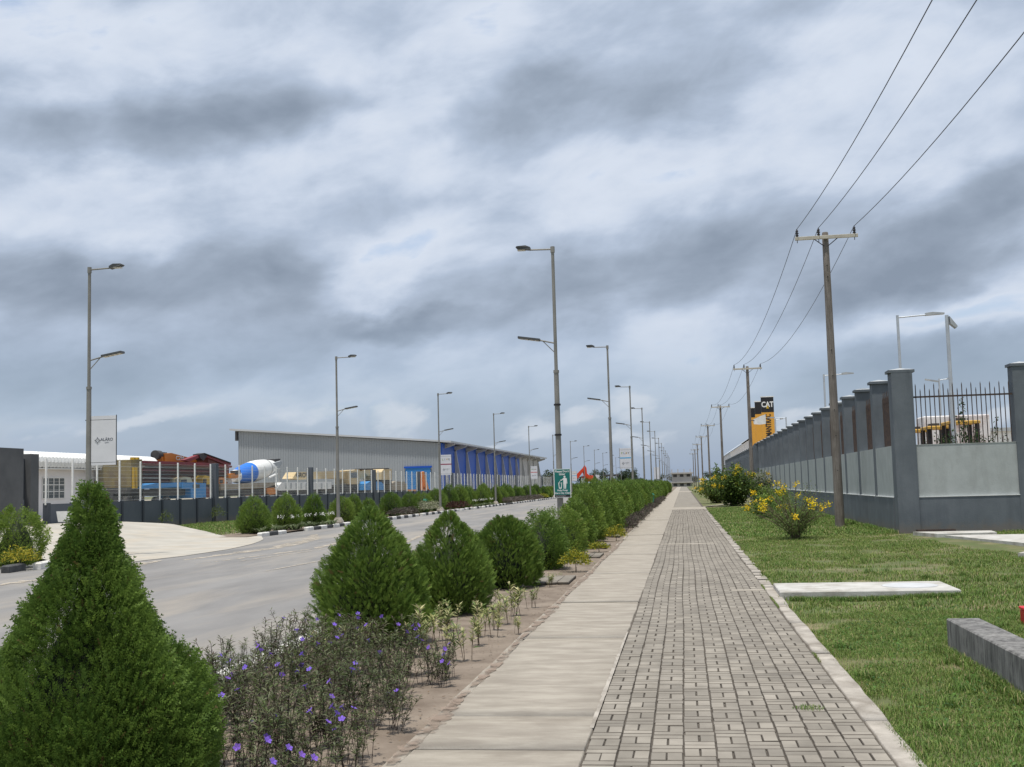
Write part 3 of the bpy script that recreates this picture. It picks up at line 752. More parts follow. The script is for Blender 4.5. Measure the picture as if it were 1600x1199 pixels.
banner(lampsL[2], 1, 'white banner reading LIVE above a maroon stripe', 'LIVE', st_r)
banner(lampsL[4], 1, 'white banner reading WORK above a red stripe', 'WORK', st_o, bottom=2.5)
banner(lampsL[6], 1, 'small far white banner right of the green litter sign', 'PLAY', st_b, bottom=2.3, h=1.6)
banner(lampsR[2], -1, 'white banner reading PLAY above a blue stripe', 'PLAY', st_b, bottom=2.75)
banner(lampsR[6], -1, 'plain white banner far along the walkway lamp row', plain=True, bottom=2.2, h=1.9)
banner(lampsL[8], 1, 'tiny white banner on a far fence-side lamp', plain=True, bottom=2.0, h=1.6)
banner(lampsL[10], 1, 'tiniest white banner on a distant fence-side lamp', plain=True, bottom=1.9, h=1.6)

# litter sign
sx, sy = -3.485, lampsR[0].location[1]-.13
sg = thing('litter_sign', 'green litter sign with white figure and bin on the nearest lamp', 'sign', (sx, sy, 1.33))
MB().box((0, 0, .42), (.50, .02, .84)).build('backing', M_white, sg)
MB().box((0, -.006, .455), (.455, .018, .74)).build('green_panel', M_green, sg)
MB().box((0, -.006, .05), (.455, .018, .06)).build('black_strip', M_black, sg)
yy = -.017
text('Please Don\'t', .082, M_white, sg, (0, yy, .765), bold=.025); text('Litter', .082, M_white, sg, (0, yy, .685), bold=.025)
text('Help Keep', .07, M_white, sg, (0, yy, .215), bold=.02); text('Alaro City Clean', .066, M_white, sg, (0, yy, .135), bold=.02)
text('Alaro City Management', .03, M_white, sg, (-.05, yy, .05))
fig = MB()
def disc(mb, x, z, r, y, n=18): mb.add([(x+r*math.cos(2*math.pi*i/n), y, z+r*math.sin(2*math.pi*i/n)) for i in range(n)], [tuple(range(n))])
def poly(mb, pts, y=yy): mb.add([(x, y, z) for x, z in pts], [tuple(range(len(pts)))])
disc(fig, .07, .61, .030, yy)
poly(fig, [(.03, .575), (.11, .575), (.115, .42), (.105, .26), (.078, .26), (.072, .40), (.068, .40), (.06, .26), (.035, .26), (.03, .42)])
poly(fig, [(.112, .572), (.135, .55), (.145, .41), (.122, .405), (.116, .50)])
poly(fig, [(.035, .573), (.03, .53), (-.02, .50), (-.055, .495), (-.058, .52), (-.01, .53)])
poly(fig, [(-.08, .49), (-.062, .475), (-.068, .44), (-.055, .41), (-.07, .405), (-.083, .435)])
poly(fig, [(-.12, .445), (-.098, .445), (-.083, .295), (-.042, .295), (-.028, .445), (-.006, .445), (-.025, .265), (-.10, .265)])
fig.build('pictogram', M_white, sg)
for z in (.62, .2): MB().lathe((0.0, .13, z), (0, 0, 1), [(0, .112), (.04, .112)], 14).build('strap', M_black, sg)
for k_, z in enumerate((3.18, 4.07)):
    o = MB().lathe((0, 0, z), (0, 0, 1), [(0, .105), (.05, .105)], 14).build('strap', M_black, lampsR[0])

# ================================================================== POWER LINE
def make_pole(top=10.35):
    t = thing('utility_pole', '', 'utility pole')
    n = 14; prof = [(-.3, .165), (1, .158), (3, .148), (6, .132), (9, .117), (top-.05, .108), (top, .095)]
    MB().lathe((0, 0, 0), (0, 0, 1), prof, n).build('shaft', M_pole, t, True)
    MB().cbox((.02, -.16, top-.20), (2.15, .10, .115), .008).build('crossarm', M_arm, t)
    for s in (-1, 1): MB().cyl((s*.42, -.18, top-.24), (s*.06, -.14, top-.52), .016, .016, 6).build('brace', M_wire, t)
    for x in (-.98, -.24, .98):
        ins = MB().lathe((x, -.16, top-.36), (0, 0, 1), [(0, .014), (.22, .014), (.23, .03), (.25, .055), (.28, .06), (.29, .035), (.32, .035), (.33, .06), (.36, .062), (.37, .035), (.40, .035), (.41, .052), (.44, .05), (.47, .025), (.50, .02)], 10)
        ins.build('insulator', M_insul, t)
    for z in (1.2, 1.6, 4.2, 5.1, 6.3, 7.2, 8.4): MB().cyl((0, -.10, top-z), (0, -.155, top-z), .018, .018, 6).build('bolt_hole', M_black, t)
    return t
pole0 = make_pole()
PP = [(5.32, 41.8), (5.2, 90.2), (4.6, 136), (4.1, 181), (3.8, 226), (3.6, 272), (3.5, 318), (3.4, 364)]
for k, (x, y) in enumerate(PP):
    o = pole0 if k == 0 else copy_tree(pole0)
    o.location = (x, y, 0); o.rotation_euler.z = RNG.normal(0, .015)
    o['label'] = 'weathered utility pole with crossarm standing nearest, beside the wall corner' if k == 0 else f'weathered utility pole, {ordn[k]} of the row leading away along the walkway'
    o['group'] = 'utility poles along the walkway'
wires_pts = [(5.4, -7.0)]+PP
for j, xo in enumerate((-.98, -.24, .98)):
    pts = []; 
    for a, b in zip(wires_pts[:-1], wires_pts[1:]):
        for s in np.linspace(0, 1, 22, endpoint=False):
            sag = 1.0*(4*s*(1-s))
            pts.append((a[0]+(b[0]-a[0])*s+xo, a[1]+(b[1]-a[1])*s-.16, 10.35+.14-sag))
    pts.append((wires_pts[-1][0]+xo, wires_pts[-1][1]-.16, 10.49))
    cu = bpy.data.curves.new('power_line', 'CURVE'); cu.dimensions = '3D'; cu.bevel_depth = .011; cu.bevel_resolution = 1
    sp = cu.splines.new('POLY'); sp.points.add(len(pts)-1)
    for p, q in zip(sp.points, pts): p.co = (*q, 1)
    o = bpy.data.objects.new('tmp', cu); COL.objects.link(o)
    me = bpy.data.meshes.new_from_object(o.evaluated_get(bpy.context.evaluated_depsgraph_get())); bpy.data.objects.remove(o)
    me.materials.clear()
    tag(obj('power_line', me, M_wire), ('left', 'middle', 'right')[j]+'most of the three sagging black power lines' if j != 1 else 'middle one of the three sagging black power lines', 'power line', 'power lines on the utility poles')

# ================================================================== BUILDINGS
# office behind the fence
ofx = -36.0
off = thing('site_office', 'low white site office with ribbed curved roof edge behind the fence', 'building', (ofx, 66, .6))
MB().b2((-7, -12, 0), (0, 8.6, 3.2)).build('wall', M_bwall, off)
rm = MB(); yy = -12.4
prof = [(.55, 2.85), (.62, 3.15), (.55, 3.42), (.35, 3.62), (0, 3.72), (-7, 3.9)]
prof2 = [(x+.06, z+.06) for x, z in prof]
k = 0
while yy < 9.2:
    a, b = (prof, prof2) if k % 2 else (prof2, prof)
    for i in range(len(prof)-1):
        rm.add([(a[i][0], yy, a[i][1]), (a[i+1][0], yy, a[i+1][1]), (b[i+1][0], yy+.19, b[i+1][1]), (b[i][0], yy+.19, b[i][1])], [(0, 1, 2, 3)])
    yy += .19; k += 1
rm.build('ribbed_roof', M_white, off)
MB().b2((-.02, -12.3, 2.78), (.56, 9.1, 2.84)).build('soffit', M_white, off)
def window(parent, x, y0, y1, z0, z1, nx, nz, m=M_white):
    w = MB().b2((x+.005, y0, z0), (x+.03, y1, z1)).build('window', M_glass, parent)
    f = MB()
    for i in range(nx+1): yy = y0+(y1-y0)*i/nx; f.b2((x+.02, yy-.03, z0-.04), (x+.05, yy+.03, z1+.04))
    for i in range(nz+1): zz = z0+(z1-z0)*i/nz; f.b2((x+.015, y0, zz-.02), (x+.055, y1, zz+.02))
    f.build('frame', m, w); return w
for (u0, u1) in ((66, 100), (155, 166)):
    ya = onX(u0, 740, ofx)[1]-66; yb = onX(u1, 740, ofx)[1]-66
    window(off, 0, ya, yb, 1.12, 2.3, 4 if u0 < 100 else 2, 3)

# steel shed
SX, SY = -40.0, 192.0
shed = thing('warehouse', 'long grey metal warehouse with sloping roof and blue side bays', 'building', (SX, SY, 0))
Wd = 35.5; zl, zr = 12.5, 9.30
fr = MB(); n = 160
xs = np.linspace(0, -Wd, n+1)
for i in range(n):
    d0 = .0 if (i % 2) else -.065; d1 = d0
    for (xa, xb, ya, yb) in ((xs[i], xs[i+1], d0, d1),):
        fr.add([(xa, ya, -1), (xb, yb, -1), (xb, yb, zr+(zl-zr)*(-xb/Wd)), (xa, ya, zr+(zl-zr)*(-xa/Wd))], [(0, 1, 2, 3)])
    e = -.065 if (i % 2) else 0.
    fr.add([(xs[i+1], d0, -1), (xs[i+1], e, -1), (xs[i+1], e, zr+(zl-zr)*(-xs[i+1]/Wd)), (xs[i+1], d0, zr+(zl-zr)*(-xs[i+1]/Wd))], [(0, 1, 2, 3)])
fr.build('front_cladding', M_clad, shed)
Ld = 136.0
MB().add([(1.9, -.6, zr-.02), (-Wd-1.4, -.6, zl+.12), (-Wd-1.4, Ld+3, zl+.12), (1.9, Ld+3, zr-.02), (1.9, -.6, zr+.28), (-Wd-1.4, -.6, zl+.42), (-Wd-1.4, Ld+3, zl+.42), (1.9, Ld+3, zr+.28)],
         [(0, 1, 2, 3), (7, 6, 5, 4), (0, 4, 5, 1), (1, 5, 6, 2), (2, 6, 7, 3), (3, 7, 4, 0)]).build('roof', M_roof, shed)
MB().b2((-Wd, .1, -1), (-Wd+.2, Ld, zl-.2)).build('back_wall', M_clad, shed)
MB().b2((-Wd-.5, -.3, zl-1.7), (-Wd-.1, .3, zl-.05)).build('verge_bracket', M_dark, shed)
MB().b2((-.6, 3.0, -1), (-.4, Ld*.72, zr-.05)).build('blue_wall', M_blue, shed)
MB().b2((-.5, Ld*.72, -1), (-.3, Ld, zr-.05)).build('end_wall', M_steel, shed)
MB().b2((0.0, .05, -1), (.16, 2.6, zr-.05)).build('corner_panel', M_blue, shed)
nbay = 13
for i in range(nbay):
    yy = 3.0+i*(Ld-4)/(nbay-1)
    MB().prism([(-.4, yy, -1), (1.1, yy, -1), (.95, yy, 1.0), (-.15, yy, zr-.8), (-.4, yy, zr-.8)], (0, .35, 0)).build('tapered_column', M_steel, shed)
    MB().prism([(-.4, yy, zr-1.0), (1.8, yy, zr-.35), (1.8, yy, zr-.05), (-.4, yy, zr-.2)], (0, .3, 0)).build('bracket', M_steel, shed)
dx0 = onY(634, 735, SY)[0]-SX; dx1 = onY(673, 735, SY)[0]-SX
d = MB().b2((dx0, -.22, -1), (dx1, -.12, 5.2)).build('roller_door', pm('door_blue', (.03, .17, .42), rough=.5), shed)
MB().b2((dx0-.25, -.3, 5.2), (dx1+.25, -.1, 5.5)).build('lintel', M_blue, d)

# white hall and pylons beyond the right wall
hall = thing('white_hall', 'white gabled industrial hall beyond the grey wall', 'building', (14, 190, 0))
MB().prism([(-6.3, 0, 0), (5, 0, 0), (5, 0, 7.4), (0.5, 0, 9.2), (-2.6, 0, 8.5), (-6.3, 0, 6.2)], (0, 40, 0)).build('wall', M_bwall, hall)
MB().add([(-6.6, -.5, 6.2), (-2.7, -.5, 8.7), (-2.7, 41, 8.7), (-6.6, 41, 6.2), (6, -.5, 8.9), (6, 41, 8.9)], [(0, 1, 2, 3), (1, 4, 5, 2)]).build('roof', M_white, hall)
MB().b2((-3.4, -.1, 5.0), (-1.4, .0, 6.3)).build('louvre', M_dark, hall)
def pylon(x, y, w, z0, z1, name_lab, txt=True, black=1.9):
    t = thing('pylon_sign', name_lab, 'sign', (x, y, 0))
    MB().b2((-w/2, -.2, z0), (w/2, .2, z1-black)).build('orange_panel', M_orb, t)
    MB().b2((-w/2, -.21, z1-black), (w/2, .21, z1)).build('black_panel', M_black, t)
    MB().b2((-w/2-.05, -.24, z1), (w/2+.05, .24, z1+.12)).build('top_trim', M_white, t)
    for s in (-1, 1): MB().cyl((s*w*.35, 0, -.2), (s*w*.35, 0, z0), .09, .09, 8).build('leg', M_galv, t)
    if txt:
        text('CAT', .95, M_white, t, (0, -.225, z1-black*.5), bold=.03, xs=.8)
        MB().add([(-.18, -.235, z1-black*.76), (.18, -.235, z1-black*.76), (0, -.235, z1-black*.5)], [(0, 1, 2)]).build('triangle', M_yel, t)
        text('MANTRAC', .95, M_black, t, (0.05, -.215, z0+(z1-black-z0)*.54), rot=(math.pi/2, -math.pi/2, 0), bold=.03, xs=.62)
    return t
pa = onY(1197, 620, 150)
pylon(pa[0]+.1, 150, 1.55, 6.6, 12.05, 'tallest orange pylon sign with black CAT panel beyond the wall')
pb = onY(1186, 625, 158); pylon(pb[0], 158, 1.2, 6.4, 12.0, 'orange and black pylon sign half hidden behind the tallest one', txt=False, black=1.6)
pc = onY(1182, 630, 165); pylon(pc[0]-.2, 166, 1.3, 6.2, 11.7, 'leftmost orange and black pylon sign beyond the wall', txt=False, black=1.3)
fl = thing('white_flag', 'small white flag panel fixed to a utility pole before the orange pylons', 'flag', (5.2+.75, 90.05, 6.2))
fa = MB().add([(-.5, 0, .05), (.05, .02, .3), (.45, -.03, .42), (.45, .0, -.3), (.0, .04, -.34), (-.45, 0, -.3)], [(0, 1, 4, 5), (1, 2, 3, 4)])
fa.build('cloth', M_white, fl); MB().cyl((-.62, 0, 0), (-.40, 0, 0.0), .03, .03, 6).build('bracket', M_black, fl)
# far concrete block at the end of the walkway
fb = thing('far_block', 'grey unfinished multi-storey block at the far end of the walkway', 'building', (0, 430, 0))
for k in range(2):
    MB().b2((-4, 0, k*3.3-1.5), (3.4, 12, k*3.3+1.5-.2)).build('storey_wall', M_far, fb)
    MB().b2((-4.3, -.8, k*3.3+1.3), (3.7, 12.4, k*3.3+1.8)).build('floor_slab', M_far, fb)
for k in range(2):
    for q in range(3): MB().b2((-3.4+q*2.4, -.06, k*3.3-.6+.8), (-2.1+q*2.4, .05, k*3.3+.9+.2)).build('window', M_dark, fb)
for q in range(4): MB().b2((-4+q*2.2, 0, 5.1), (-3.7+q*2.2, .4, 6.3)).build('column', M_far, fb)

# ================================================================== YARD LAMPS
def yard_lamp(name_lab, x, y, h, arm, r=.085):
    t = thing('yard_lamp', name_lab, 'yard lamp', (x, y, 0))
    MB().cyl((0, 0, -.1), (0, 0, h*.62), r, r*.95, 10).build('lower_pole', M_galv, t, True); MB().cyl((0, 0, h*.62), (0, 0, h), r*.75, r*.7, 10).build('upper_pole', M_galv, t, True)
    if arm:
        s = 1 if arm > 0 else -1
        MB().cyl((0, 0, h-.1), (arm*.7, 0, h-.03), .03, .03, 6).build('arm', M_galv, t)
        MB().prism([(arm*.6, -.1, h-.07), (arm, -.1, h-.04), (arm, -.1, h+.02), (arm*.75, -.1, h+.07), (arm*.6, -.1, h+.04)], (0, .22, 0)).build('lamp_head', M_capw, t)
    return t
p = onY(1402, 493, 52); yard_lamp('tall galvanised yard lamp behind the corner pillar with a long arm', p[0], 52, p[2], 1.95)
p = onY(1474, 493, 46); t = yard_lamp('tall galvanised yard lamp rising behind the spiked bars', p[0]+.12, 46, p[2], 0, .10)
MB().prism([(.08, -.12, p[2]-.05), (.36, -.12, p[2]-.45), (.30, -.12, p[2]-.52), (.10, -.12, p[2]-.34)], (0, .3, 0)).build('flood_light', M_capw, t)
p = onY(1287, 585, 74); yard_lamp('yard lamp with arm rising behind the wall right of the utility pole', p[0], 74, p[2], 1.8)
p = onY(1467, 592, 84); t = yard_lamp('far twin-headed yard lamp seen between the spiked bars', p[0], 84, p[2], .9); MB().box((-.5, 0, p[2]-.1), (.9, .2, .1), 0, 0, .2).build('lamp_head', M_capw, t)
p = onY(1228, 652, 110); yard_lamp('short yard lamp post just right of the orange pylons', p[0], 110, p[2], -1.7)
p = onY(1211, 655, 120); yard_lamp('small yard lamp against the foot of the tallest pylon', p[0], 120, p[2], .8, .11)

# ================================================================== MACHINES BEHIND THE RIGHT WALL
M_fork = pm('fork_yellow', (.50, .30, .05), (.40, .24, .06), 3, rough=.6)
def canopy_machine(lab, x, y, z, s=1.0):
    t = thing('wheel_loader', lab, 'loader', (x, y, 0.05)); h = z-.05
    MB().cbox((0, 0, h-.06), (1.5*s, 1.7, .14), .04).build('cab_roof', M_fork, t); MB().b2((-.4*s, -.5, h), (.15*s, .3, h+.14)).build('roof_box', M_dark, t)
    for a in (-.62, .62):
        for b in (-.7, .7): MB().b2((a*s-.09, b-.06, 1.2), (a*s+.09, b+.06, h-.1)).build('cab_post', M_black, t)
    MB().cbox((0, 0, 1.2), (1.7*s, 3.2, .9), .1).build('body', M_fork, t); MB().cbox((0, 2.0, 1.3), (1.4*s, 1.4, 1.0), .1).build('engine_cover', M_fork, t)
    for a in (-.85, .85):
        for b in (-1.2, 1.5): MB().lathe((a*s-.18, b, .62), (1, 0, 0), [(0, .5), (.05, .62), (.31, .62), (.36, .5)], 18).build('wheel', M_tyre, t)
    return t
p = onY(1432, 672, 60); canopy_machine('leftmost loader with yellow cab roof on black posts behind the bars', p[0], 60, p[2], .66)
p = onY(1461, 667, 57); canopy_machine('middle loader with yellow cab roof behind the spiked bars', p[0], 57, p[2], .68)
p = onY(1500, 659, 55); canopy_machine('rightmost and tallest yellow-roofed loader behind the spiked bars', p[0], 55, p[2], .9)
p0 = onY(1443, 652, 75); p1 = onY(1546, 652, 75)
t = thing('storage_tank', 'rust-streaked white storage container behind the yellow loaders', 'container', ((p0[0]+p1[0])/2, 75, .05))
MB().cbox((0, 1.2, p0[2]/2), (p1[0]-p0[0], 2.4, p0[2]), .06).build('shell', M_rustw, t)
for q in range(14): MB().b2((-(p1[0]-p0[0])/2+.2+q*(p1[0]-p0[0]-.4)/13-.05, -.05, .1), (-(p1[0]-p0[0])/2+.2+q*(p1[0]-p0[0]-.4)/13+.05, 0.0, p0[2]-.15)).build('rib', M_rustw, t)
p0 = onY(1540, 675, 120); p1 = onY(1640, 672, 120)
t = thing('white_shed', 'low white corrugated shed at right behind the spiked bars', 'building', (p0[0], 120, 0))
MB().b2((0, 0, 0), (p1[0]-p0[0], 12, p0[2])).build('wall', M_white, t); MB().b2((-.3, -.3, p0[2]), (p1[0]-p0[0], 12.3, p0[2]+.35)).build('roof', M_capw, t)

# ================================================================== MACHINES BEHIND THE LEFT FENCE
def side(pts, X, dx, name, m, parent):
    """side-view outline (pixels) standing at plane X, given a real thickness dx"""
    P = [onX(u, v, X) for u, v in pts]
    return MB().prism(P, (-dx, 0, 0)).build(name, m, parent, world=True)
def wheels(parent, ys, x, z, r, w=.32):
    for y in ys:
        o = MB().lathe((x, y, z), (-1, 0, 0), [(0, r*.8), (.04, r), (w-.04, r), (w, r*.8)], 20).build('wheel', M_tyre, parent, world=True)
        MB().lathe((x+.012, y, z), (-1, 0, 0), [(0, r*.45), (.05, r*.5)], 16).build('rim', M_steel, o, world=True) if False else None
        obj('rim', MB().lathe((.012+x-parent.location[0], y-parent.location[1], z-parent.location[2]), (-1, 0, 0), [(0, r*.4), (.05, r*.5)], 16).mesh('rim'), M_steel, o)
XM = -33.5; G = .62
def Yof(u, X=XM): return onX(u, 750, X)[1]
t = thing('yellow_tipper', 'dusty yellow tipper truck body parked next to the office', 'truck', (XM, Yof(200), G))
side([(205, 718.5), (222, 718), (222, 761), (205, 762)], XM, 2.2, 'tipper_body', pm('dusty_yellow', (.25, .20, .085), (.19, .16, .10), 1.6, .9, c3=(.14, .10, .07), s3=1.5, a3=.7), t)
for u in (207, 211): 
    y = Yof(u); MB().b2((XM, y-.09, 2.2), (XM+.12, y+.09, 3.5)).build('rib', M_yel, t, world=True)
side([(198, 763), (224, 763), (224, 771), (198, 772)], XM-.1, 2.0, 'chassis', M_dark, t); wheels(t, (Yof(203), Yof(216)), XM, 1.18, .56)
for u in (217, 223): MB().box((XM-.4, Yof(u), onX(u, 717, XM)[2]), (.25, .25, .2)).build('beacon', M_yel, t, world=True)
t = thing('maroon_trailer', 'dark maroon crane trailer stacked with steel behind the fence', 'trailer', (XM-1, Yof(280), G))
side([(204, 719.5), (320, 723), (363, 728), (362, 731), (204, 722.5)], XM-.6, .5, 'top_beam', M_red, t)
side([(223, 723), (300, 724), (358, 730), (358, 752), (330, 757), (223, 758)], XM-1.4, 1.6, 'load', M_mar, t)
for k, (v, m) in enumerate(((729, M_tan), (735, M_red), (741, M_dark), (747, M_tan), (752, M_mar))):
    side([(226, v-1.2), (356, v+1.5), (356, v+3.2), (226, v+.9)], XM-1.15-.02*k, .25, 'steel_section', m, t)
t = thing('blue_flatbed', 'blue flatbed truck with dark chassis behind the fence', 'truck', (XM+.3, Yof(280), G))
side([(224, 759), (245, 755), (308, 754), (308, 760), (224, 764)], XM+.3, 2.4, 'deck', M_tblue, t)
side([(286, 754), (322, 755), (322, 778), (298, 778), (298, 764), (286, 764)], XM+.4, 2.4, 'cab', M_tblue, t)
side([(224, 765), (300, 763), (300, 774), (224, 775)], XM, 2.0, 'chassis', M_dark, t); wheels(t, (Yof(238), Yof(254), Yof(310)), XM+.4, 1.14, .52)
side([(302, 757), (312, 757), (312, 763), (302, 763)], XM+.43, .04, 'window', M_glass, t)
t = thing('drill_rig', 'orange drilling rig mast with black drum head above the fence', 'drill rig', (XM-3, Yof(270, XM-3), G))
side([(257, 709), (268, 708), (320, 722), (325, 727), (258, 721)], XM-3, .9, 'mast', M_org, t)
a = onX(242, 711, XM-3.4); b = onX(249, 711.5, XM-3.4); MB().cyl(a, b, .33, .33, 18).build('drum_head', M_dark, t, world=True)
c = onX(256, 713, XM-3.4); MB().cyl(b, c, .25, .3, 12).build('drum_neck', M_black, t, world=True)
side([(252, 711), (256, 710), (257, 720), (253, 720)], XM-3.1, .7, 'clamp', M_org, t); side([(255, 708), (261, 707), (260, 712), (256, 713)], XM-3.2, .6, 'hose_guard', M_black, t)
text('CZM', .42, M_white, t, (.02, Yof(281, XM-3)-t.location[1], onX(281, 716.5, XM-3)[2]-G), rot=(math.pi/2, 0, math.pi/2), bold=.03, xs=1.6)
side([(262, 721), (300, 724), (300, 775), (262, 775)], XM-3.4, 1.4, 'base_machine', M_dark, t)
t = thing('knuckle_crane', 'dark red folded knuckle boom crane above the fence', 'crane', (XM-2, Yof(330, XM-2), G))
side([(288, 719), (311, 711), (314, 714), (296, 722)], XM-2, .35, 'inner_boom', M_red, t)
side([(311, 710), (319, 708), (324, 713), (318, 720), (313, 716)], XM-1.95, .5, 'knuckle', M_dark, t)
side([(318, 709.5), (361, 724), (361, 727), (352, 726.5), (322, 714)], XM-2, .4, 'outer_boom', M_red, t)
side([(320, 708), (361, 722.8), (361, 724), (320, 709.5)], XM-1.9, .2, 'hydraulic_ram', M_black, t)
side([(325, 716), (350, 727), (350, 776), (330, 776)], XM-2.1, 1.2, 'column', M_mar, t)
for (u0, u1, v0, v1, m, nm, lab) in ((282, 302, 745, 756, M_beige, 'tan_crate', 'tan machinery crate on the blue truck'), (316, 330, 743, 757, M_yel, 'yellow_winch', 'yellow winch unit behind the blue truck'),
                                     (309, 317, 761, 775, M_beige, 'tan_pump', 'tan pump unit at the foot of the blue truck'), (342, 355, 746, 756, M_org, 'orange_winch', 'orange and white winch behind the dark fence column')):
    t = thing(nm, lab, 'machinery', (XM-.6, Yof((u0+u1)/2), onX(u0, v1, XM)[2]))
    h = (v1-v0)
    side([(u0, v0+h*.3), (u0+(u1-u0)*.3, v0), (u1-(u1-u0)*.2, v0+h*.1), (u1, v1), (u0, v1)], XM-.6, 1.0, 'housing', m, t)
    side([(u0+2, v0+h*.45), (u0+(u1-u0)*.5, v0+h*.4), (u0+(u1-u0)*.5, v1-1), (u0+2, v1-1)], XM-.55, .1, 'panel', M_dark, t)
t = thing('maroon_machine', 'maroon sloped machine beside the dark fence column', 'machinery', (XM, Yof(322), G))
side([(314, 761), (322, 760), (332, 767), (333, 778), (314, 778)], XM, 1.6, 'body', M_mar, t); side([(317, 765), (328, 770), (328, 771.5), (317, 767)], XM+.05, .1, 'rail', M_red, t)
# concrete mixer truck
XC = -34.5
mx = thing('concrete_mixer_truck', 'concrete mixer truck with blue and white drum behind the fence', 'truck', (XC, Yof(395, XC), G))
A = Vector(onX(363, 746, XC-1.2)); B = Vector(onX(431, 727, XC-1.2)); L = (B-A).length; ax = (B-A)/L
rad = lambda f: .70*np.interp(f, [0, .06, .2, .42, .5, .62, .8, .92, 1], [.55, .75, 1.05, 1.27, 1.27, 1.2, .95, .65, .5])
def drum(f0, f1, m, nm, k=1.0, n=6): 
    pr = [(L*f, rad(f)*k) for f in np.linspace(f0, f1, n)]
    MB().lathe(A, ax, pr, 26).build(nm, m, mx, True, world=True)
drum(0, .07, M_white, 'drum_nose'); drum(.0705, .36, pm('drum_blue', (.015, .16, .62), rough=.45), 'drum_band'); drum(.3605, 1.0, M_white, 'drum_shell', 1, 9); drum(.70, .725, M_steel, 'drum_ring', 1.04, 3)
side([(427, 724), (440, 720), (441, 724), (436, 732), (428, 731)], XC-.6, 1.2, 'hopper', M_capw, mx); side([(430, 717.5), (438, 717), (438, 721), (430, 722)], XC-.8, .8, 'hopper_lid', M_dark, mx)
MB().tube([onX(420, 747, XC), onX(432, 741, XC)], .10, 8).build('chute', M_white, mx, world=True); MB().tube([onX(436, 733, XC), onX(437, 756, XC), onX(449, 757, XC)], .10, 8).build('ladder_frame', M_steel, mx, world=True)
side([(344, 757), (430, 754), (430, 762), (346, 766)], XC, 2.3, 'tank_row', M_tan, mx); side([(344, 767), (432, 763), (432, 772), (344, 776)], XC-.2, 2.0, 'chassis', M_dark, mx)
side([(361, 741), (373, 739), (376, 745), (368, 748), (361, 747)], XC+.1, .5, 'water_tank', M_org, mx); side([(367, 736), (376, 735), (376, 741), (368, 742)], XC+.12, .4, 'air_filter', M_dark, mx)
side([(346, 747), (361, 745), (363, 757), (346, 759)], XC-.3, 2.2, 'cab', M_white, mx); wheels(mx, (Yof(356, XC), Yof(380, XC), Yof(404, XC), Yof(418, XC)), XC+.1, 1.1, .52)
# crane boom, trucks further along
XG = -35.5
gc = thing('mobile_crane', 'beige mobile crane with long boom lettered GROVE behind the fence', 'crane', (XG, Yof(560, XG), G))
side([(457, 748), (463, 738), (530, 736), (530, 747), (470, 750)], XG, 1.0, 'boom_tip', M_beige, gc); side([(518, 738), (570, 736), (570, 748), (518, 748)], XG-.15, .9, 'boom_base', M_beige, gc)
gy = onX(474, 743, XG); text('GROVE', .60, M_black, gc, (.012, Yof(474, XG)-gc.location[1], gy[2]-G), rot=(math.pi/2, 0, math.pi/2), bold=.03, xs=2.2)
side([(543, 736), (562, 734), (562, 757), (545, 757)], XG+.15, 1.6, 'crane_cab', M_beige, gc); side([(548, 739), (558, 738), (558, 747), (548, 747)], XG+.17, .1, 'cab_window', M_glass, gc)
side([(566, 735), (612, 733), (612, 741), (575, 744)], XG-.2, 1.3, 'counterweight', M_beige, gc); side([(565, 732.5), (608, 731.5), (608, 734), (565, 735)], XG-.3, .8, 'walkway_rail', M_black, gc)
side([(530, 758), (606, 756), (606, 768), (530, 770)], XG, 2.6, 'carrier', M_dark, gc); wheels(gc, [Yof(u, XG) for u in (540, 552, 576, 590)], XG+.1, 1.3, .65)
wt = thing('white_tipper', 'white ribbed tipper truck parked in front of the crane', 'truck', (XC, Yof(470, XC), G))
side([(432, 764), (440, 754), (518, 753), (518, 764), (436, 767)], XC+.2, 2.4, 'tipper_body', M_white, wt); side([(431, 767), (520, 765), (520, 771), (431, 774)], XC, 2.0, 'chassis', M_dark, wt)
for u in range(446, 518, 8): y = Yof(u, XC+.2); MB().b2((XC+.2, y-.08, onX(u, 764, XC+.2)[2]), (XC+.28, y+.08, onX(u, 755, XC+.2)[2])).build('rib', M_capw, wt, world=True)
wheels(wt, [Yof(u, XC) for u in (447, 460, 500, 511)], XC+.2, 1.15, .52); side([(417, 762), (430, 758), (432, 772), (418, 774)], XC, 2.2, 'cab', M_org, wt)
for (u0, u1, v0, v1, m, nm, lab) in ((596, 612, 733, 750, M_beige, 'tan_cabin', 'tan machine cabin right of the beige crane'), (612, 636, 752, 766, M_tan, 'grey_flatbed', 'grey loaded flatbed before the blue roller door'), (572, 600, 752, 766, M_tblue, 'blue_tarp_load', 'load under a blue sheet behind the fence')):
    t = thing(nm, lab, 'machinery', (XG+1, Yof((u0+u1)/2, XG+1), G)); h = v1-v0
    side([(u0, v0+h*.3), (u0+(u1-u0)*.25, v0), (u1-(u1-u0)*.15, v0+h*.08), (u1, v0+h*.4), (u1, v1), (u0, v1)], XG+1, 2.2, 'body', m, t); side([(u0, v1), (u1, v1), (u1, v1+6), (u0, v1+6)], XG+.9, 2, 'chassis', M_dark, t)
bl = thing('boom_lift', 'orange boom lift standing before the blue roller door', 'boom lift', (XG, Yof(665, XG), G))
side([(661, 738), (663.5, 738), (671, 767), (667, 767)], XG, .5, 'lower_boom', M_org, bl); side([(661, 738), (663, 737), (664, 767), (661, 767)], XG-.4, .4, 'upper_boom', M_org, bl); side([(630, 765), (673, 765), (673, 772), (630, 772)], XG, 1.8, 'base', M_org, bl)

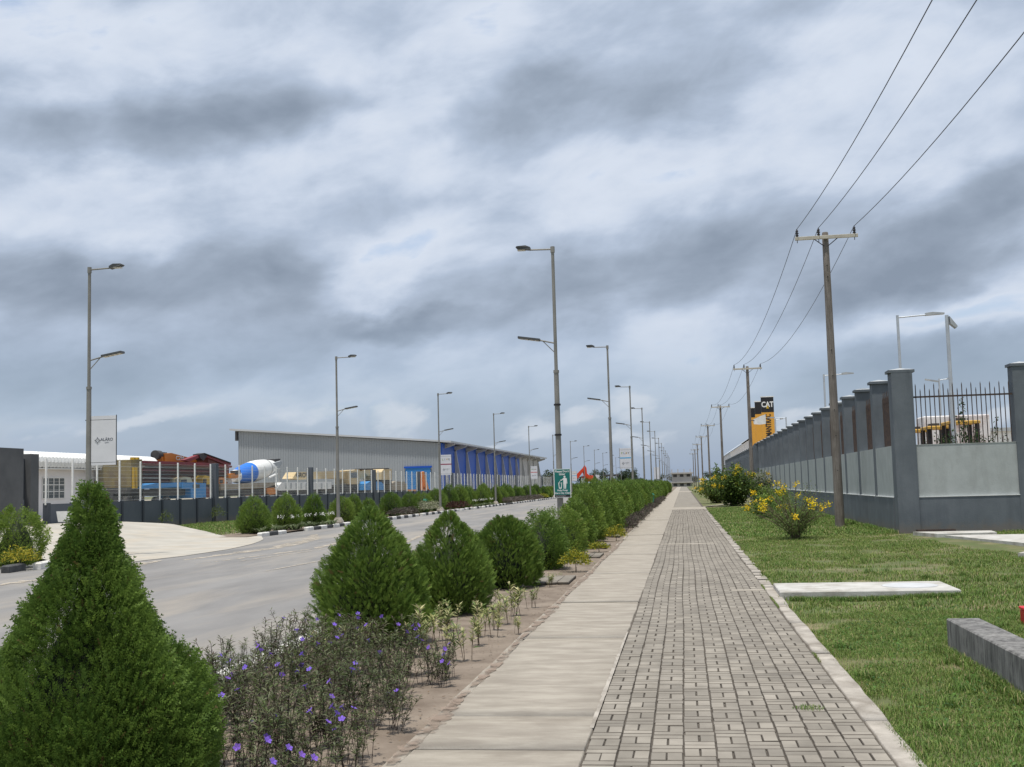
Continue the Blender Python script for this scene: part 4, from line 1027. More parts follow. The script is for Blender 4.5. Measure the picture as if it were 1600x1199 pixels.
# far excavator, gantry
ex = thing('excavator', 'distant red excavator with raised bent boom above the hedge', 'excavator', (-25, 300, 0))
XE = -25.
def fr_(pts, Y, dy, name, m, parent): MB().prism([onY(u, v, Y) for u, v in pts], (0, dy, 0)).build(name, m, parent, world=True)
fr_([(899, 746), (900, 742), (910, 732), (913, 734), (903, 748)], 300, .8, 'stick', M_red2, ex); fr_([(909, 734), (913, 727), (916, 731), (917, 740), (926, 747), (924, 751), (912, 744)], 300.2, .9, 'boom', M_red2, ex)
fr_([(909, 745), (926, 743), (927, 753), (908, 753)], 301, 3, 'house', M_red2, ex); fr_([(908, 747), (914, 747), (914, 757), (908, 757)], 300.6, 2, 'cab', M_white, ex); fr_([(906, 756), (928, 755), (929, 762), (905, 763)], 300.3, 4, 'track', M_dark, ex)
gt = thing('dark_gantry', 'dark framed gantry standing far off above the hedge', 'gantry', (-24, 340, 0))
fr_([(944, 742), (966, 741), (966, 744), (944, 745)], 340, 3, 'roof', M_dark, gt)
for u in (945, 952, 965): fr_([(u, 744), (u+1.6, 744), (u+1.6, 764), (u, 764)], 340.2, .4, 'leg', M_dark, gt)
# teal bin by a left lamp
t = thing('litter_bin', 'small teal litter bin by the hedge on the fence side', 'bin', (-18.4, 82.6, -.03))
MB().lathe((0, 0, 0), (0, 0, 1), [(0, .22), (.8, .30), (.84, .32), (.9, .30)], 14).build('body', M_teal, t); MB().lathe((0, 0, .87), (0, 0, 1), [(0, .32), (.1, .2), (.14, .04)], 14).build('lid', M_teal, t)
t = thing('litter_bin', 'small teal litter bin at the hedge foot on the walkway side', 'bin', (-2.35, 84, -.03))
MB().lathe((0, 0, 0), (0, 0, 1), [(0, .22), (.8, .30), (.84, .32), (.9, .30)], 14).build('body', M_teal, t); MB().lathe((0, 0, .87), (0, 0, 1), [(0, .32), (.1, .2), (.14, .04)], 14).build('lid', M_teal, t)

# ================================================================== VEGETATION
def unit(v): return v/np.maximum(np.linalg.norm(v, axis=-1, keepdims=True), 1e-9)
# flat scale-leaf spray: a stem with side branchlets, quads in (along, across)
def spray_template(nb=4):
    Q = []
    Q.append([(0, -.03), (1.0, -.02), (1.0, .02), (0, .03)])
    for i in range(nb):
        t = .12+.72*i/(nb-1); l = .48*(1-.55*t)
        for s in (-1, 1):
            d = np.array([.78, .62*s]); n = np.array([-d[1], d[0]])*.042
            a = np.array([t+.03*(s > 0), 0]); e = a+d*l; mid = a+d*l*.5
            Q.append([tuple(a), tuple(mid-n*1.5), tuple(e), tuple(mid+n*1.5)])
    return np.array(Q)       # (nq,4,2)
SPR4 = spray_template(4); SPR3 = spray_template(3); SPR2 = spray_template(2)
def cypress_mesh(name, h, prof, nlobe, nspray, ssize, seed, tmpl=SPR4, tips=(), cols=((.068, .130, .024), (.215, .310, .058)), lobek=1.0, coat=.38):
    rg = np.random.default_rng(seed)
    pt = np.array(prof, float)           # (t from bottom 0..1, radius)
    Rf = lambda t: np.interp(t, pt[:, 0], pt[:, 1])
    tt = rg.random(nlobe*6); keep = rg.random(nlobe*6) < (Rf(tt)/pt[:, 1].max()+.12); tt = tt[keep][:nlobe]
    ph = rg.random(len(tt))*2*np.pi; rr = Rf(tt)
    lr = np.clip(rr*.36, .055, .27)*rg.uniform(.75, 1.25, len(tt))*lobek
    rad = np.maximum(rr-lr*.85, 0)*rg.uniform(.86, 1.08, len(tt))
    C = np.stack([rad*np.cos(ph), rad*np.sin(ph), tt*h*.97], -1)
    for (x, y, z, r) in tips: C = np.vstack([C, [x, y, z]]); lr = np.append(lr, r); tt = np.append(tt, z/h)
    w = lr**2*np.where(tt > .7, 2.2, 1); w[len(w)-len(tips):] *= 1.8; w /= w.sum()
    k = rg.choice(len(lr), nspray, p=w)
    outw = np.stack([C[k, 0], C[k, 1], np.zeros(nspray)], -1); outw = unit(outw+1e-6)
    d = unit(unit(rg.normal(size=(nspray, 3)))+outw*.85+np.array([0, 0, .32]))
    P = C[k]+d*(lr[k]*rg.uniform(.72, 1.02, nspray))[:, None]*np.array([1, 1, 1.3])
    nu = int(nspray*coat)                     # an even inner coat of sprays so that no hole opens between the lobes
    tu = rg.random(nu*4); tu = tu[rg.random(nu*4) < Rf(tu)/pt[:, 1].max()+.10][:nu]; nu = len(tu); pu = rg.random(nu)*2*np.pi
    ru = Rf(tu)*rg.uniform(.66, .88, nu)
    P[:nu] = np.stack([ru*np.cos(pu), ru*np.sin(pu), tu*h], -1); outw[:nu] = np.stack([np.cos(pu), np.sin(pu), 0*pu], -1); d[:nu] = unit(outw[:nu]+rg.normal(size=(nu, 3))*.3+[0, 0, .3])
    P[:, 2] = np.clip(P[:, 2], .015, h*1.0)
    rxy = np.hypot(P[:, 0], P[:, 1]); lobef = rg.uniform(.88, 1.14, len(lr))
    mx = Rf(P[:, 2]/h)*lobef[k]*rg.uniform(.93, 1.0, nspray); f = np.minimum(1, mx/np.maximum(rxy, 1e-4)); P[:, 0] *= f; P[:, 1] *= f
    a = unit(d*.55+outw*.22+np.array([0, 0, .75])+rg.normal(size=(nspray, 3))*.28)
    b = unit(np.cross(a, unit(np.cross(d, np.array([0, 0, 1.]))+rg.normal(size=(nspray, 3))*.55)))
    sz = ssize*rg.uniform(.65, 1.25, nspray)
    T = tmpl; nq = len(T)
    bend = unit(d)*.25
    V = P[:, None, None]+sz[:, None, None, None]*(a[:, None, None]*T[None, ..., 0:1]+b[:, None, None]*T[None, ..., 1:2]+bend[:, None, None]*(T[None, ..., 0:1]**2)*.5)
    c0, c1 = map(np.array, cols)
    lobe_t = rg.random(len(lr)); mixv = np.clip(.45*lobe_t[k]+.6*rg.random(nspray)-.05, 0, 1)
    col = c0+(c1-c0)*mixv[:, None]
    dry = rg.random(nspray) < .012; col[dry] = (.16, .11, .05)
    colv = np.repeat(col, nq*4, 0)
    V = V.reshape(-1, 3); F = np.arange(len(V)).reshape(-1, 4)
    # inner mass of old twigs
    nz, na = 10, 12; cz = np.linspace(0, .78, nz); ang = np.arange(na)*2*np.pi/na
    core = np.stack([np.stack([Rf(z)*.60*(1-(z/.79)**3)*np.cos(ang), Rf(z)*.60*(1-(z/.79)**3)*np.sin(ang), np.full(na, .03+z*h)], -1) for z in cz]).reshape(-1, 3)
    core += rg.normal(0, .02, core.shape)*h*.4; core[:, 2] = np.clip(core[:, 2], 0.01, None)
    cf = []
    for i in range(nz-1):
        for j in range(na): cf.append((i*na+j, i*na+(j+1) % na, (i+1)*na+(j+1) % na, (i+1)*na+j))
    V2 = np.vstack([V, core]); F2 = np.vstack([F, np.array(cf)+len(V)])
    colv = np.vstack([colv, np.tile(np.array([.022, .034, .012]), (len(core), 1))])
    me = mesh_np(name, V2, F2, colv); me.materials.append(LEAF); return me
trunkm = MB().cyl((0, 0, -.05), (0, 0, .45), .045, .03, 8).mesh('trunk'); trunkm.materials.append(M_bark)
def bush(me, label, loc, rz=0., s=(1, 1, 1), group=None, cat='bush', name='cypress_bush'):
    t = thing(name, label, cat, loc, 0, group)
    obj('foliage', me, None, t, (0, 0, 0), rz, s); obj('trunk', trunkm, None, t); return t

# nearest bush
nearp = [(0, .50), (.12, .64), (.24, .69), (.36, .62), (.444, .53), (.53, .43), (.59, .365), (.67, .285), (.72, .235), (.757, .20), (.80, .165), (.85, .135), (.92, .085), (.97, .05), (1, .02)]
near = cypress_mesh('foliage', 1.78, nearp, 120, 54000, .044, 3, SPR3, lobek=.9, coat=.24, tips=[(0, 0, 1.45, .14), (.05, -.1, 1.34, .17), (-.08, -.08, 1.30, .17), (0, 0, 1.22, .2), (.12, -.2, 1.15, .2), (-.15, -.2, 1.1, .2), (0, 0, 1.68, .07), (.02, 0, 1.58, .10), (.40, -.12, 1.02, .10), (-.33, -.1, 1.08, .16), (.30, -.35, .85, .22), (.52, -.2, .62, .22)])
bush(near, 'large pointed dark green cypress bush filling the lower left corner', (-3.05, 5.7, -.03), .4, group='cypress bushes beside the walkway')
egg = [(0, .46), (.10, .60), (.22, .66), (.38, .65), (.54, .56), (.68, .44), (.80, .31), (.90, .18), (.96, .10), (1, .03)]
b2 = cypress_mesh('foliage', 1.48, egg, 85, 15000, .066, 5, SPR4, tips=[(0, 0, 1.38, .10), (.1, 0, 1.27, .13)])
bush(b2, 'tall egg-shaped cypress bush behind the purple-flowered plants', (-3.58, 13.1, -.03), .9, group='cypress bushes beside the walkway')
b3 = cypress_mesh('foliage', 1.34, egg, 70, 12000, .07, 8, SPR4, tips=[(-.12, 0, 1.24, .11), (.14, .05, 1.25, .11), (0, 0, 1.12, .16), (.3, 0, 1.05, .14)])
bush(b3, 'second egg-shaped cypress bush, with a twin tip', (-3.24, 16.0, -.03), .1, (.9, .9, 1), group='cypress bushes beside the walkway')
rnd = [(0, .52), (.15, .66), (.35, .72), (.55, .68), (.72, .55), (.86, .36), (.95, .2), (1, .1)]
b4 = cypress_mesh('foliage', 1.16, rnd, 50, 9500, .075, 12, SPR4, tips=[(-.4, 0, 1.08, .09), (-.15, .1, 1.12, .09), (.1, 0, 1.17, .09), (.32, 0, .95, .12)], cols=((.075, .140, .024), (.225, .31, .055)))
bush(b4, 'rounded many-tipped lighter green cypress bush beyond the twin-tipped one', (-3.1, 20.1, -.03), .0, (.93, .93, 1), group='cypress bushes beside the walkway')
V1 = cypress_mesh('foliage', 1.5, egg, 46, 3600, .13, 21, SPR2); V2 = cypress_mesh('foliage', 1.5, egg, 40, 3600, .13, 22, SPR2, tips=[(.2, 0, 1.42, .1)])
V3 = cypress_mesh('foliage', 1.5, rnd, 40, 3600, .13, 23, SPR2, tips=[(-.2, .1, 1.45, .1)]); V4 = cypress_mesh('foliage', 1.5, [(0, .45), (.2, .58), (.45, .5), (.7, .33), (.9, .15), (1, .03)], 46, 3600, .13, 24, SPR2)
VV = [V1, V2, V3, V4]
for (x, y, h, k, lab) in [(-2.98, 24.2, 1.20, 0, 'fifth cypress bush from the camera beside the walkway, before the sign'), (-2.95, 27.8, 1.18, 2, 'low cypress bush just in front of the litter sign post'), (-2.9, 31.5, 1.36, 3, 'pointed cypress bush under the litter sign, right of its post')]:
    bush(VV[k], lab, (x, y, -.03), RNG.uniform(0, 6), (.92, .92, h/1.5), group='cypress bushes beside the walkway')
y = 35.6
while y < 205:
    hh = RNG.uniform(1.62, 1.92) if y > 37 else 1.6
    w = RNG.uniform(1.0, 1.22)
    bush(VV[RNG.integers(4)], 'cypress bush in the dense dark green row that follows the walkway into the distance', (-3.0+RNG.normal(0, .16), y, -.03), RNG.uniform(0, 6), (w, w, hh/1.5), group='dense cypress row beside the walkway')
    y += RNG.uniform(1.35, 1.9) if y < 110 else RNG.uniform(2.0, 2.8)
# left side bushes
for (u, v, h, s, k, lab) in [(397, 833, 1.58, 1.12, 0, 'leftmost of three cypress bushes behind the white lilies'), (447, 828, 1.6, 1.1, 1, 'middle one of three cypress bushes behind the white lilies'), (491, 824, 1.62, 1.1, 3, 'rightmost of three cypress bushes behind the white lilies, by the lamp')]:
    p = onz(u, v, -.03); q = p*(18.4/abs(p[0])); bush(VV[k], lab, (q[0], q[1], -.03), RNG.uniform(0, 6), (s, s, h/1.5), group='cypress bushes on the fence side of the road')
bush(V3, 'round cypress bush at the left edge beside the driveway', (-17.6, 29.0, -.05), 1.0, (1.05, 1.05, 1.0), group='cypress bushes on the fence side of the road')
for (y, h, k) in [(63.2, 1.35, 2), (66.6, 1.5, 3), (70.6, 1.25, 3), (75.0, 1.5, 2), (79.2, 1.5, 0), (82.5, 1.45, 2)]:
    lab = {63.2: 'small cypress bush just right of the second fence-side lamp', 66.6: 'upright cypress bush second to the right of the second fence-side lamp', 70.6: 'low pointed cypress bush in the fence-side row behind the egg-shaped bush tip',
           75.0: 'broad dark cypress bush midway between two fence-side lamps', 79.2: 'rounded cypress bush next before the pale shrub on the fence side', 82.5: 'rounded cypress bush behind the pale shrub before the LIVE banner'}[y]
    bush(VV[k], lab, (-18.9+RNG.normal(0, .2), y, -.03), RNG.uniform(0, 6), (1.05, 1.05, h/1.5), group='cypress bushes on the fence side of the road')
y = 88.
while y < 235:
    hh = RNG.uniform(1.45, 2.05); w = RNG.uniform(1.0, 1.3)
    bush(VV[RNG.integers(4)], 'cypress bush in the dense row along the fence side of the road', (-19.0+RNG.normal(0, .3), y, -.03), RNG.uniform(0, 6), (w, w, hh/1.5), group='dense cypress row on the fence side')
    y += RNG.uniform(2.2, 3.6)

# ---- generic leaves
def leaf_quads(P, a, nrm, L, W, droop=.0):
    """rhombic leaves: P base, a direction, nrm normal"""
    b = unit(np.cross(a, nrm)); L = L[:, None]; W = W[:, None]
    m = P+a*L*.45
    dn = np.array([0, 0, -1.])*droop*L
    return np.stack([P, m+b*W*.5, P+a*L+dn, m-b*W*.5], 1)
def leaf_mesh(name, quads, cols, m=LEAF):
    V = quads.reshape(-1, 3); return obj_mesh(name, V, np.arange(len(V)).reshape(-1, 4), np.repeat(cols, 4, 0), m)
def obj_mesh(name, V, F, c, m):
    me = mesh_np(name, V, F, c); me.materials.append(m); return me
def pick(cols, n, rg): c = np.array(cols); i = rg.integers(len(c), size=n); return c[i]*rg.uniform(.75, 1.25, (n, 1))
def stem_leaf_plant(rg, nst, hmin, hmax, spread, nleaf, L, W, cols, stemcol, lo=.25, up=.5, droop=.15, sr=.003):
    Q = []; C = []; tips = []
    for s in range(nst):
        h = rg.uniform(hmin, hmax); ph = rg.random()*6.28; sp = spread*rg.random()**.6
        base = np.array([rg.normal(0, .05), rg.normal(0, .05), 0.]); top = base+np.array([math.cos(ph)*sp, math.sin(ph)*sp, h])
        mid = base+(top-base)*.5+np.array([math.cos(ph)*sp*-.12, math.sin(ph)*sp*-.12, h*.05])
        t = lo+(1-lo)*rg.random(nleaf)**.8; tt = t[:, None]
        P = (1-tt)**2*base+2*tt*(1-tt)*mid+tt**2*top
        th = rg.random(nleaf)*6.28
        a = unit(np.stack([np.cos(th), np.sin(th), np.full(nleaf, up)+rg.normal(0, .3, nleaf)], -1))
        nr = unit(np.stack([-np.cos(th)*.4, -np.sin(th)*.4, np.ones(nleaf)], -1)+rg.normal(0, .35, (nleaf, 3)))
        Q.append(leaf_quads(P, a, nr, L*rg.uniform(.6, 1.2, nleaf), W*rg.uniform(.7, 1.2, nleaf), droop)); C.append(pick(cols, nleaf, rg))
        ns = 5; ts = np.linspace(0, 1, ns+1)[:, None]; S = (1-ts)**2*base+2*ts*(1-ts)*mid+ts**2*top
        for e in (np.array([1, 0, 0.]), np.array([0, 1, 0.])):
            Q.append(np.stack([S[:-1]-e*sr, S[:-1]+e*sr, S[1:]+e*sr*.8, S[1:]-e*sr*.8], 1)); C.append(np.tile(np.array(stemcol), (ns, 1)))
        tips.append(top)
    return np.concatenate(Q), np.concatenate(C), tips
def flower5(r, rg, col, n=5):
    Q = []; C = []
    for i in range(n):
        a = 2*math.pi*i/n; d = np.array([math.cos(a), math.sin(a), .25]); b = np.array([-math.sin(a), math.cos(a), 0])
        Q.append(np.stack([np.zeros(3), d*r*.7+b*r*.42, d*r*1.05, d*r*.7-b*r*.42])); C.append(np.array(col)*rg.uniform(.85, 1.15))
        Q.append(np.stack([d*r*.12+b*r*.1, d*r*.12-b*r*.1, np.array([0, 0, -r*1.1]), np.array([0, 0, -r*1.1])+b*.002])); C.append(np.array(col)*.8)
    return np.array(Q), np.array(C)
fl_me = []
for s in range(3):
    q, c = flower5(.024, np.random.default_rng(s), (.23, .13, .62)); fl_me.append(leaf_mesh('flower', q, c, PETAL))
RC = ((.095, .115, .048), (.090, .072, .052), (.080, .115, .040), (.14, .155, .08), (.10, .075, .06), (.16, .18, .10), (.10, .14, .045))
rp = []
for s in range(10):
    rg = np.random.default_rng(100+s); q, c, tips = stem_leaf_plant(rg, 7, .26, .50, .20, 36, .075, .0105, RC, (.06, .042, .036), lo=.2, up=.65, droop=.2, sr=.0028)
    rp.append((leaf_mesh('foliage', q, c), tips))
rg = np.random.default_rng(77); made = 0; tries = 0
while made < 165 and tries < 4000:
    tries += 1
    y = rg.uniform(5.6, 12.2); x = rg.uniform(-4.15, -2.05-.0*(y-6))
    if (x+2.93)**2+(y-5.75)**2 < .62**2: continue
    if (x+3.42)**2+(y-13.1)**2 < .9**2: continue
    if y > 11.0 and x > -2.7: continue
    if y < 6.6 and x < -3.4: continue
    me, tips = rp[made % 10]; rz = rg.random()*6.28; s = rg.uniform(.7, 1.08)*(1.0 if x < -2.4 else .8)
    t = thing('ruellia_plant', 'spindly dark purple-stemmed plant with violet flowers in the near bed', 'flowering plant', (x, y, -.03), 0, 'violet-flowered plants in the near bed')
    obj('foliage', me, None, t, (0, 0, 0), rz, (s, s, s))
    if rg.random() < .34:
        for tp in [tips[i] for i in rg.choice(len(tips), rg.integers(1, 3), replace=False)]:
            px, py = tp[0]*math.cos(rz)-tp[1]*math.sin(rz), tp[0]*math.sin(rz)+tp[1]*math.cos(rz)
            o = obj('flower', fl_me[rg.integers(3)], None, t, (px*s, py*s, tp[2]*s+.015)); o.rotation_euler = (rg.uniform(.3, 1.1), rg.uniform(-.5, .5), rg.random()*6.28)
    made += 1
# in front of the big bush
for (x, y) in ((-2.25, 6.35), (-2.45, 6.2), (-2.15, 6.05)):
    t = thing('ruellia_plant', 'violet-flowered plant poking up in front of the big near bush', 'flowering plant', (x, y, -.03), 0, 'violet-flowered plants before the near bush')
    me, tips = rp[made % 10]; made += 1; obj('foliage', me, None, t, (0, 0, 0), .3, (.8, .8, .75))
    for tp in tips[:2]: o = obj('flower', fl_me[0], None, t, (tp[0]*.8, tp[1]*.8, tp[2]*.75+.015)); o.rotation_euler = (.8, .2, 1)
# variegated plants
VC = ((.42, .42, .20), (.50, .47, .26), (.24, .30, .11), (.13, .20, .06), (.36, .38, .16))
vp = []
for s in range(5):
    rg = np.random.default_rng(200+s); q, c, _ = stem_leaf_plant(rg, 5, .20, .40, .10, 26, .095, .018, VC, (.16, .12, .08), lo=.35, up=.75, droop=.12, sr=.004); vp.append(leaf_mesh('foliage', q, c))
for i, (u, v, s) in enumerate([(655, 1022, .9), (675, 1015, 1.15), (690, 1000, 1.1), (722, 1032, 1.0), (745, 1008, .95), (770, 985, .9), (760, 995, 1.0), (800, 962, 1.25), (790, 975, 1.0), (808, 990, .55), (831, 950, .75), (776, 955, .9), (858, 918, .7), (700, 985, 1.0), (530, 1035, 1.0), (560, 1035, 1.0), (505, 1045, .9)]):
    p = onz(u, v, -.03); t = thing('variegated_plant', 'small cream and green variegated plant in the bare soil between bush and walkway', 'plant', (p[0], p[1], -.03), 0, 'variegated plants in the near bed')
    obj('foliage', vp[i % 5], None, t, (0, 0, 0), i*1.3, (s, s, s))
# yellow-leaved small bushes
def ball_shrub(name, r, h, n, L, W, cols, seed, stems=5):
    rg = np.random.default_rng(seed); d = unit(rg.normal(size=(n, 3))); d[:, 2] = np.abs(d[:, 2])*1.1-.15
    rad = rg.uniform(.45, 1.02, n)*(1+.22*np.sin(d[:, 0]*5+seed)*np.cos(d[:, 1]*6))
    P = np.stack([d[:, 0]*r*rad, d[:, 1]*r*rad, h*.42+d[:, 2]*h*.58*rad], -1); P[:, 2] = np.clip(P[:, 2], .02, None)
    a = unit(d+rg.normal(size=(n, 3))*.6+np.array([0, 0, .3])); nr = unit(d+rg.normal(size=(n, 3))*.7)
    q = leaf_quads(P, a, nr, L*rg.uniform(.6, 1.2, n), W*rg.uniform(.7, 1.2, n), .1); return leaf_mesh(name, q, pick(cols, n, rg))
YC = ((.38, .34, .03), (.30, .30, .03), (.16, .20, .03), (.07, .12, .02), (.44, .38, .05))
yb = ball_shrub('foliage', .30, .42, 1100, .055, .024, YC, 3); yb2 = ball_shrub('foliage', .30, .42, 900, .07, .03, YC, 4)
twig = MB().cyl((0, 0, -.03), (0, 0, .2), .012, .008, 6).mesh('stem'); twig.materials.append(M_bark)
def small(name, me, lab, loc, s, cat='shrub', group=None):
    t = thing(name, lab, cat, loc, 0, group); obj('foliage', me, None, t, (0, 0, 0), RNG.uniform(0, 6), s); obj('stem', twig, None, t); return t
p = onz(900, 893, -.03); small('duranta_shrub', yb, 'bright yellow-green rounded shrub in the bed beside the brick strip', p, (1.05, 1.05, 1.05))
p = onz(860, 890, -.03); small('duranta_shrub', yb2, 'low yellow-green shrub at the foot of the rounded cypress bush', p, (.8, .8, .6))
p = onz(936, 862, -.03); small('duranta_shrub', yb2, 'low yellow-green shrub second nearest along the walkway edge', p, (.9, .9, .6))
p = onz(963, 846, -.03); small('duranta_shrub', yb, 'yellow-green rounded shrub furthest along the walkway bed', p, (1.1, 1.1, 1.1))
small('duranta_shrub', yb2, 'yellow shrub at the left image edge behind the white kerb block', (-17.0, 25.6, -.05), (1.9, 1.9, 1.2)); small('duranta_shrub', yb, 'yellow shrub in front of the driveway cypress bush', (-16.9, 28.0, -.05), (1.5, 1.5, 1.3))
small('duranta_shrub', yb2, 'far yellow shrub on the fence-side kerb near the litter sign', (-17.9, 150, -.03), (2.6, 2.6, 1.7))
# dusky ground plants at the walkway edge further on
dg = ball_shrub('foliage', .35, .36, 700, .09, .03, ((.12, .10, .085), (.09, .10, .06), (.16, .14, .12), (.10, .07, .07)), 9)
y = 42.
while y < 120: small('bedding_plant', dg, 'dusky low plant at the hedge foot along the walkway edge', (-2.12+RNG.normal(0, .06), y, -.03), (1, 1, RNG.uniform(.8, 1.3)), 'plant', 'dusky plants along the walkway edge'); y += RNG.uniform(1.0, 2.4)
rd = ball_shrub('foliage', .5, .5, 500, .11, .04, ((.09, .02, .025), (.06, .02, .02), (.05, .045, .02)), 10); pl = ball_shrub('foliage', .5, .5, 600, .10, .035, ((.30, .30, .20), (.20, .22, .12), (.36, .36, .26)), 11)
for y in (90.5, 92.5, 94.6): small('red_leaf_plant', rd, 'dark red-leaved low shrub by the fence-side kerb', (-18.1, y, -.03), (1.5, 1.5, 1.3), 'shrub', 'red-leaved shrubs on the fence side')
for y in (79.6, 82.0): small('pale_shrub', pl, 'pale grey-green shrub beside the fence-side kerb before the LIVE banner', (-18.0, y, -.03), (1.9, 1.6, 1.7), 'shrub', 'pale shrubs on the fence side')
for y in (72.5, 74.2, 76.0): small('bedding_plant', dg, 'dusky low plant on the fence-side kerb', (-18.0, y, -.03), (1.6, 1.6, 1.5), 'plant', 'dusky plants on the fence-side kerb')
y = 118.
while y < 146: small('bedding_plant', dg, 'dusky low plant far along the fence-side kerb', (-17.9, y, -.03), (1.9, 1.9, 1.7), 'plant', 'far dusky plants on the fence-side kerb'); y += 2.4
# lilies
rg = np.random.default_rng(31); n = 46; th = rg.random(n)*6.28; a = unit(np.stack([np.cos(th), np.sin(th), rg.uniform(.6, 1.8, n)], -1))
q = leaf_quads(np.zeros((n, 3))+rg.normal(0, .05, (n, 3))*[1, 1, 0], a, unit(np.stack([-np.cos(th), -np.sin(th), np.ones(n)], -1)), rg.uniform(.4, .7, n), np.full(n, .05), .35)
lily = leaf_mesh('foliage', q, pick(((.13, .17, .08), (.09, .13, .05), (.20, .23, .14)), n, rg))
qf = []; cf = []
for i in range(7):
    c = np.array([rg.normal(0, .13), rg.normal(0, .13), rg.uniform(.58, .72)])
    for j in range(3): d = unit(rg.normal(size=3)); e = unit(np.cross(d, [0, 0, 1.])); qf.append([c, c+d*.05+e*.015, c+d*.11, c+d*.05-e*.015]); cf.append((.75, .75, .72))
lilyf = leaf_mesh('flower_head', np.array(qf), np.array(cf), PETAL)
for i, y in enumerate([47.8, 48.8, 50.0, 51.0, 51.8, 52.6, 53.4, 54.2, 55.0, 55.8, 56.6, 57.4, 64.5, 65.7]+list(np.arange(98, 110, 1.8))):
    t = thing('spider_lily', 'strap-leaved spider lily clump with white flowers on the fence-side kerb', 'lily', (-17.85+RNG.normal(0, .15), y, -.03), 0, 'spider lilies along the fence-side kerb')
    obj('foliage', lily, None, t, (0, 0, 0), i*1.1, (1.2, 1.2, 1)); 
    if i not in (0, 1, 2): obj('flower_head', lilyf, None, t, (0, 0, 0), i*2.3)
# saplings by the fence
sp_ = ball_shrub('foliage', .45, 1.0, 260, .10, .05, ((.12, .16, .05), (.09, .12, .04)), 14)
for (u, v, s, lab) in [(171, 812, .7, 'small sapling by the white headwall at the fence'), (259, 822, .9, 'thin sapling in the grass against the fence wall'), (340, 814, 1.0, 'thin sapling by the dark fence column')]:
    p = onX(u, v, -28.3); small('sapling', sp_, lab, (p[0], p[1], p[2]-.1), (s, s, s*1.1), 'sapling')

# ---- flowering shrubs on the lawn
def branch_shrub(seed, nb, h, r, nl, L, W, cols, fcol, nf, lean=(0, 0)):
    rg = np.random.default_rng(seed); st = MB(); Q = []; C = []; F = []
    for i in range(nb):
        ph = rg.random()*6.28; sp = r*rg.random()**.5; hh = h*(1-.45*(sp/r)**2)*rg.uniform(.55, 1.0)
        top = np.array([math.cos(ph)*sp+lean[0], math.sin(ph)*sp+lean[1], hh]); base = np.array([rg.normal(0, .05), rg.normal(0, .05), 0]); mid = (base+top)/2+np.array([0, 0, .18*h])*rg.random()-np.array([math.cos(ph), math.sin(ph), 0])*sp*.15
        ts = np.linspace(0, 1, 7)[:, None]; S = (1-ts)**2*base+2*ts*(1-ts)*mid+ts**2*top
        st.tube([tuple(p) for p in S], [.016*(1-.11*j) for j in range(7)], 5)
        t = .16+.84*rg.random(nl)[:, None]; P = (1-t)**2*base+2*t*(1-t)*mid+t**2*top+rg.normal(0, .10, (nl, 3))*r*.9
        P[:, 2] = np.clip(P[:, 2], .05, None)
        a = unit(rg.normal(size=(nl, 3))+[0, 0, .1]); Q.append(leaf_quads(P, a, unit(rg.normal(size=(nl, 3))+[0, 0, 1]), L*rg.uniform(.6, 1.2, nl), W*rg.uniform(.7, 1.2, nl), .1)); C.append(pick(cols, nl, rg))
        F.append(top+np.array([rg.normal(0, .04), rg.normal(0, .04), .04]))
    fq = []; fc = []
    for i in range(26):
        c = rg.normal(0, .045, 3); d = unit(rg.normal(size=3)+[0, 0, .4]); e = unit(np.cross(d, rg.normal(size=3))); fq.append([c, c+d*.03+e*.022, c+d*.06, c+d*.03-e*.022]); fc.append(np.array(fcol)*rg.uniform(.8, 1.15))
    rg.shuffle(F)
    return st, leaf_mesh('foliage', np.concatenate(Q), np.concatenate(C)), F[:nf], leaf_mesh('flower_cluster', np.array(fq), np.array(fc), PETAL)
def place_shrub(name, lab, loc, args, fs=1.0, stemmat=M_bark):
    st, lm, F, fm = branch_shrub(**args); t = thing(name, lab, 'shrub', loc)
    st.build('stems', stemmat, t); obj('foliage', lm, None, t)
    for i, p in enumerate(F): obj('flower_cluster', fm, None, t, tuple(p), i*1.7, (fs, fs, fs))
GC = ((.11, .17, .04), (.14, .20, .055), (.08, .14, .035), (.17, .20, .07)); YF = (.78, .58, .03)
place_shrub('flowering_shrub', 'open wispy shrub with yellow flower heads on the lawn by the utility pole', (3.12, 34.2, -.03), dict(seed=41, nb=60, h=1.8, r=1.15, nl=130, L=.05, W=.024, cols=GC, fcol=YF, nf=17, lean=(-.15, 0)), 1.0)
D2 = ((.07, .115, .025), (.10, .16, .035), (.14, .20, .04), (.055, .09, .022))
place_shrub('flowering_shrub', 'large dense dark shrub with yellow blossom beside the walkway further on', (3.4, 80.5, 0), dict(seed=42, nb=60, h=3.0, r=2.2, nl=120, L=.20, W=.11, cols=D2, fcol=(.65, .48, .03), nf=26, lean=(-.3, 0)), 1.7)
place_shrub('flowering_shrub', 'lower yellow-green part of the shrub group left of the large dark shrub', (2.5, 92, 0), dict(seed=43, nb=40, h=2.3, r=2.0, nl=90, L=.2, W=.11, cols=((.12, .15, .03), (.18, .19, .03), (.07, .11, .02)), fcol=(.65, .46, .03), nf=22), 2.0)
place_shrub('leafy_shrub', 'fresh green leafy shrub between the utility pole and wispy yellow shrub', (4.4, 60, 0), dict(seed=44, nb=36, h=1.6, r=1.2, nl=90, L=.13, W=.07, cols=((.12, .20, .03), (.09, .16, .03), (.15, .22, .05)), fcol=YF, nf=3), 1.8)
place_shrub('leafy_shrub', 'light green low shrub left behind the wispy yellow shrub', (3.5, 52, 0), dict(seed=45, nb=26, h=1.0, r=.9, nl=80, L=.12, W=.06, cols=((.13, .20, .04), (.10, .17, .03)), fcol=YF, nf=4), 1.8)
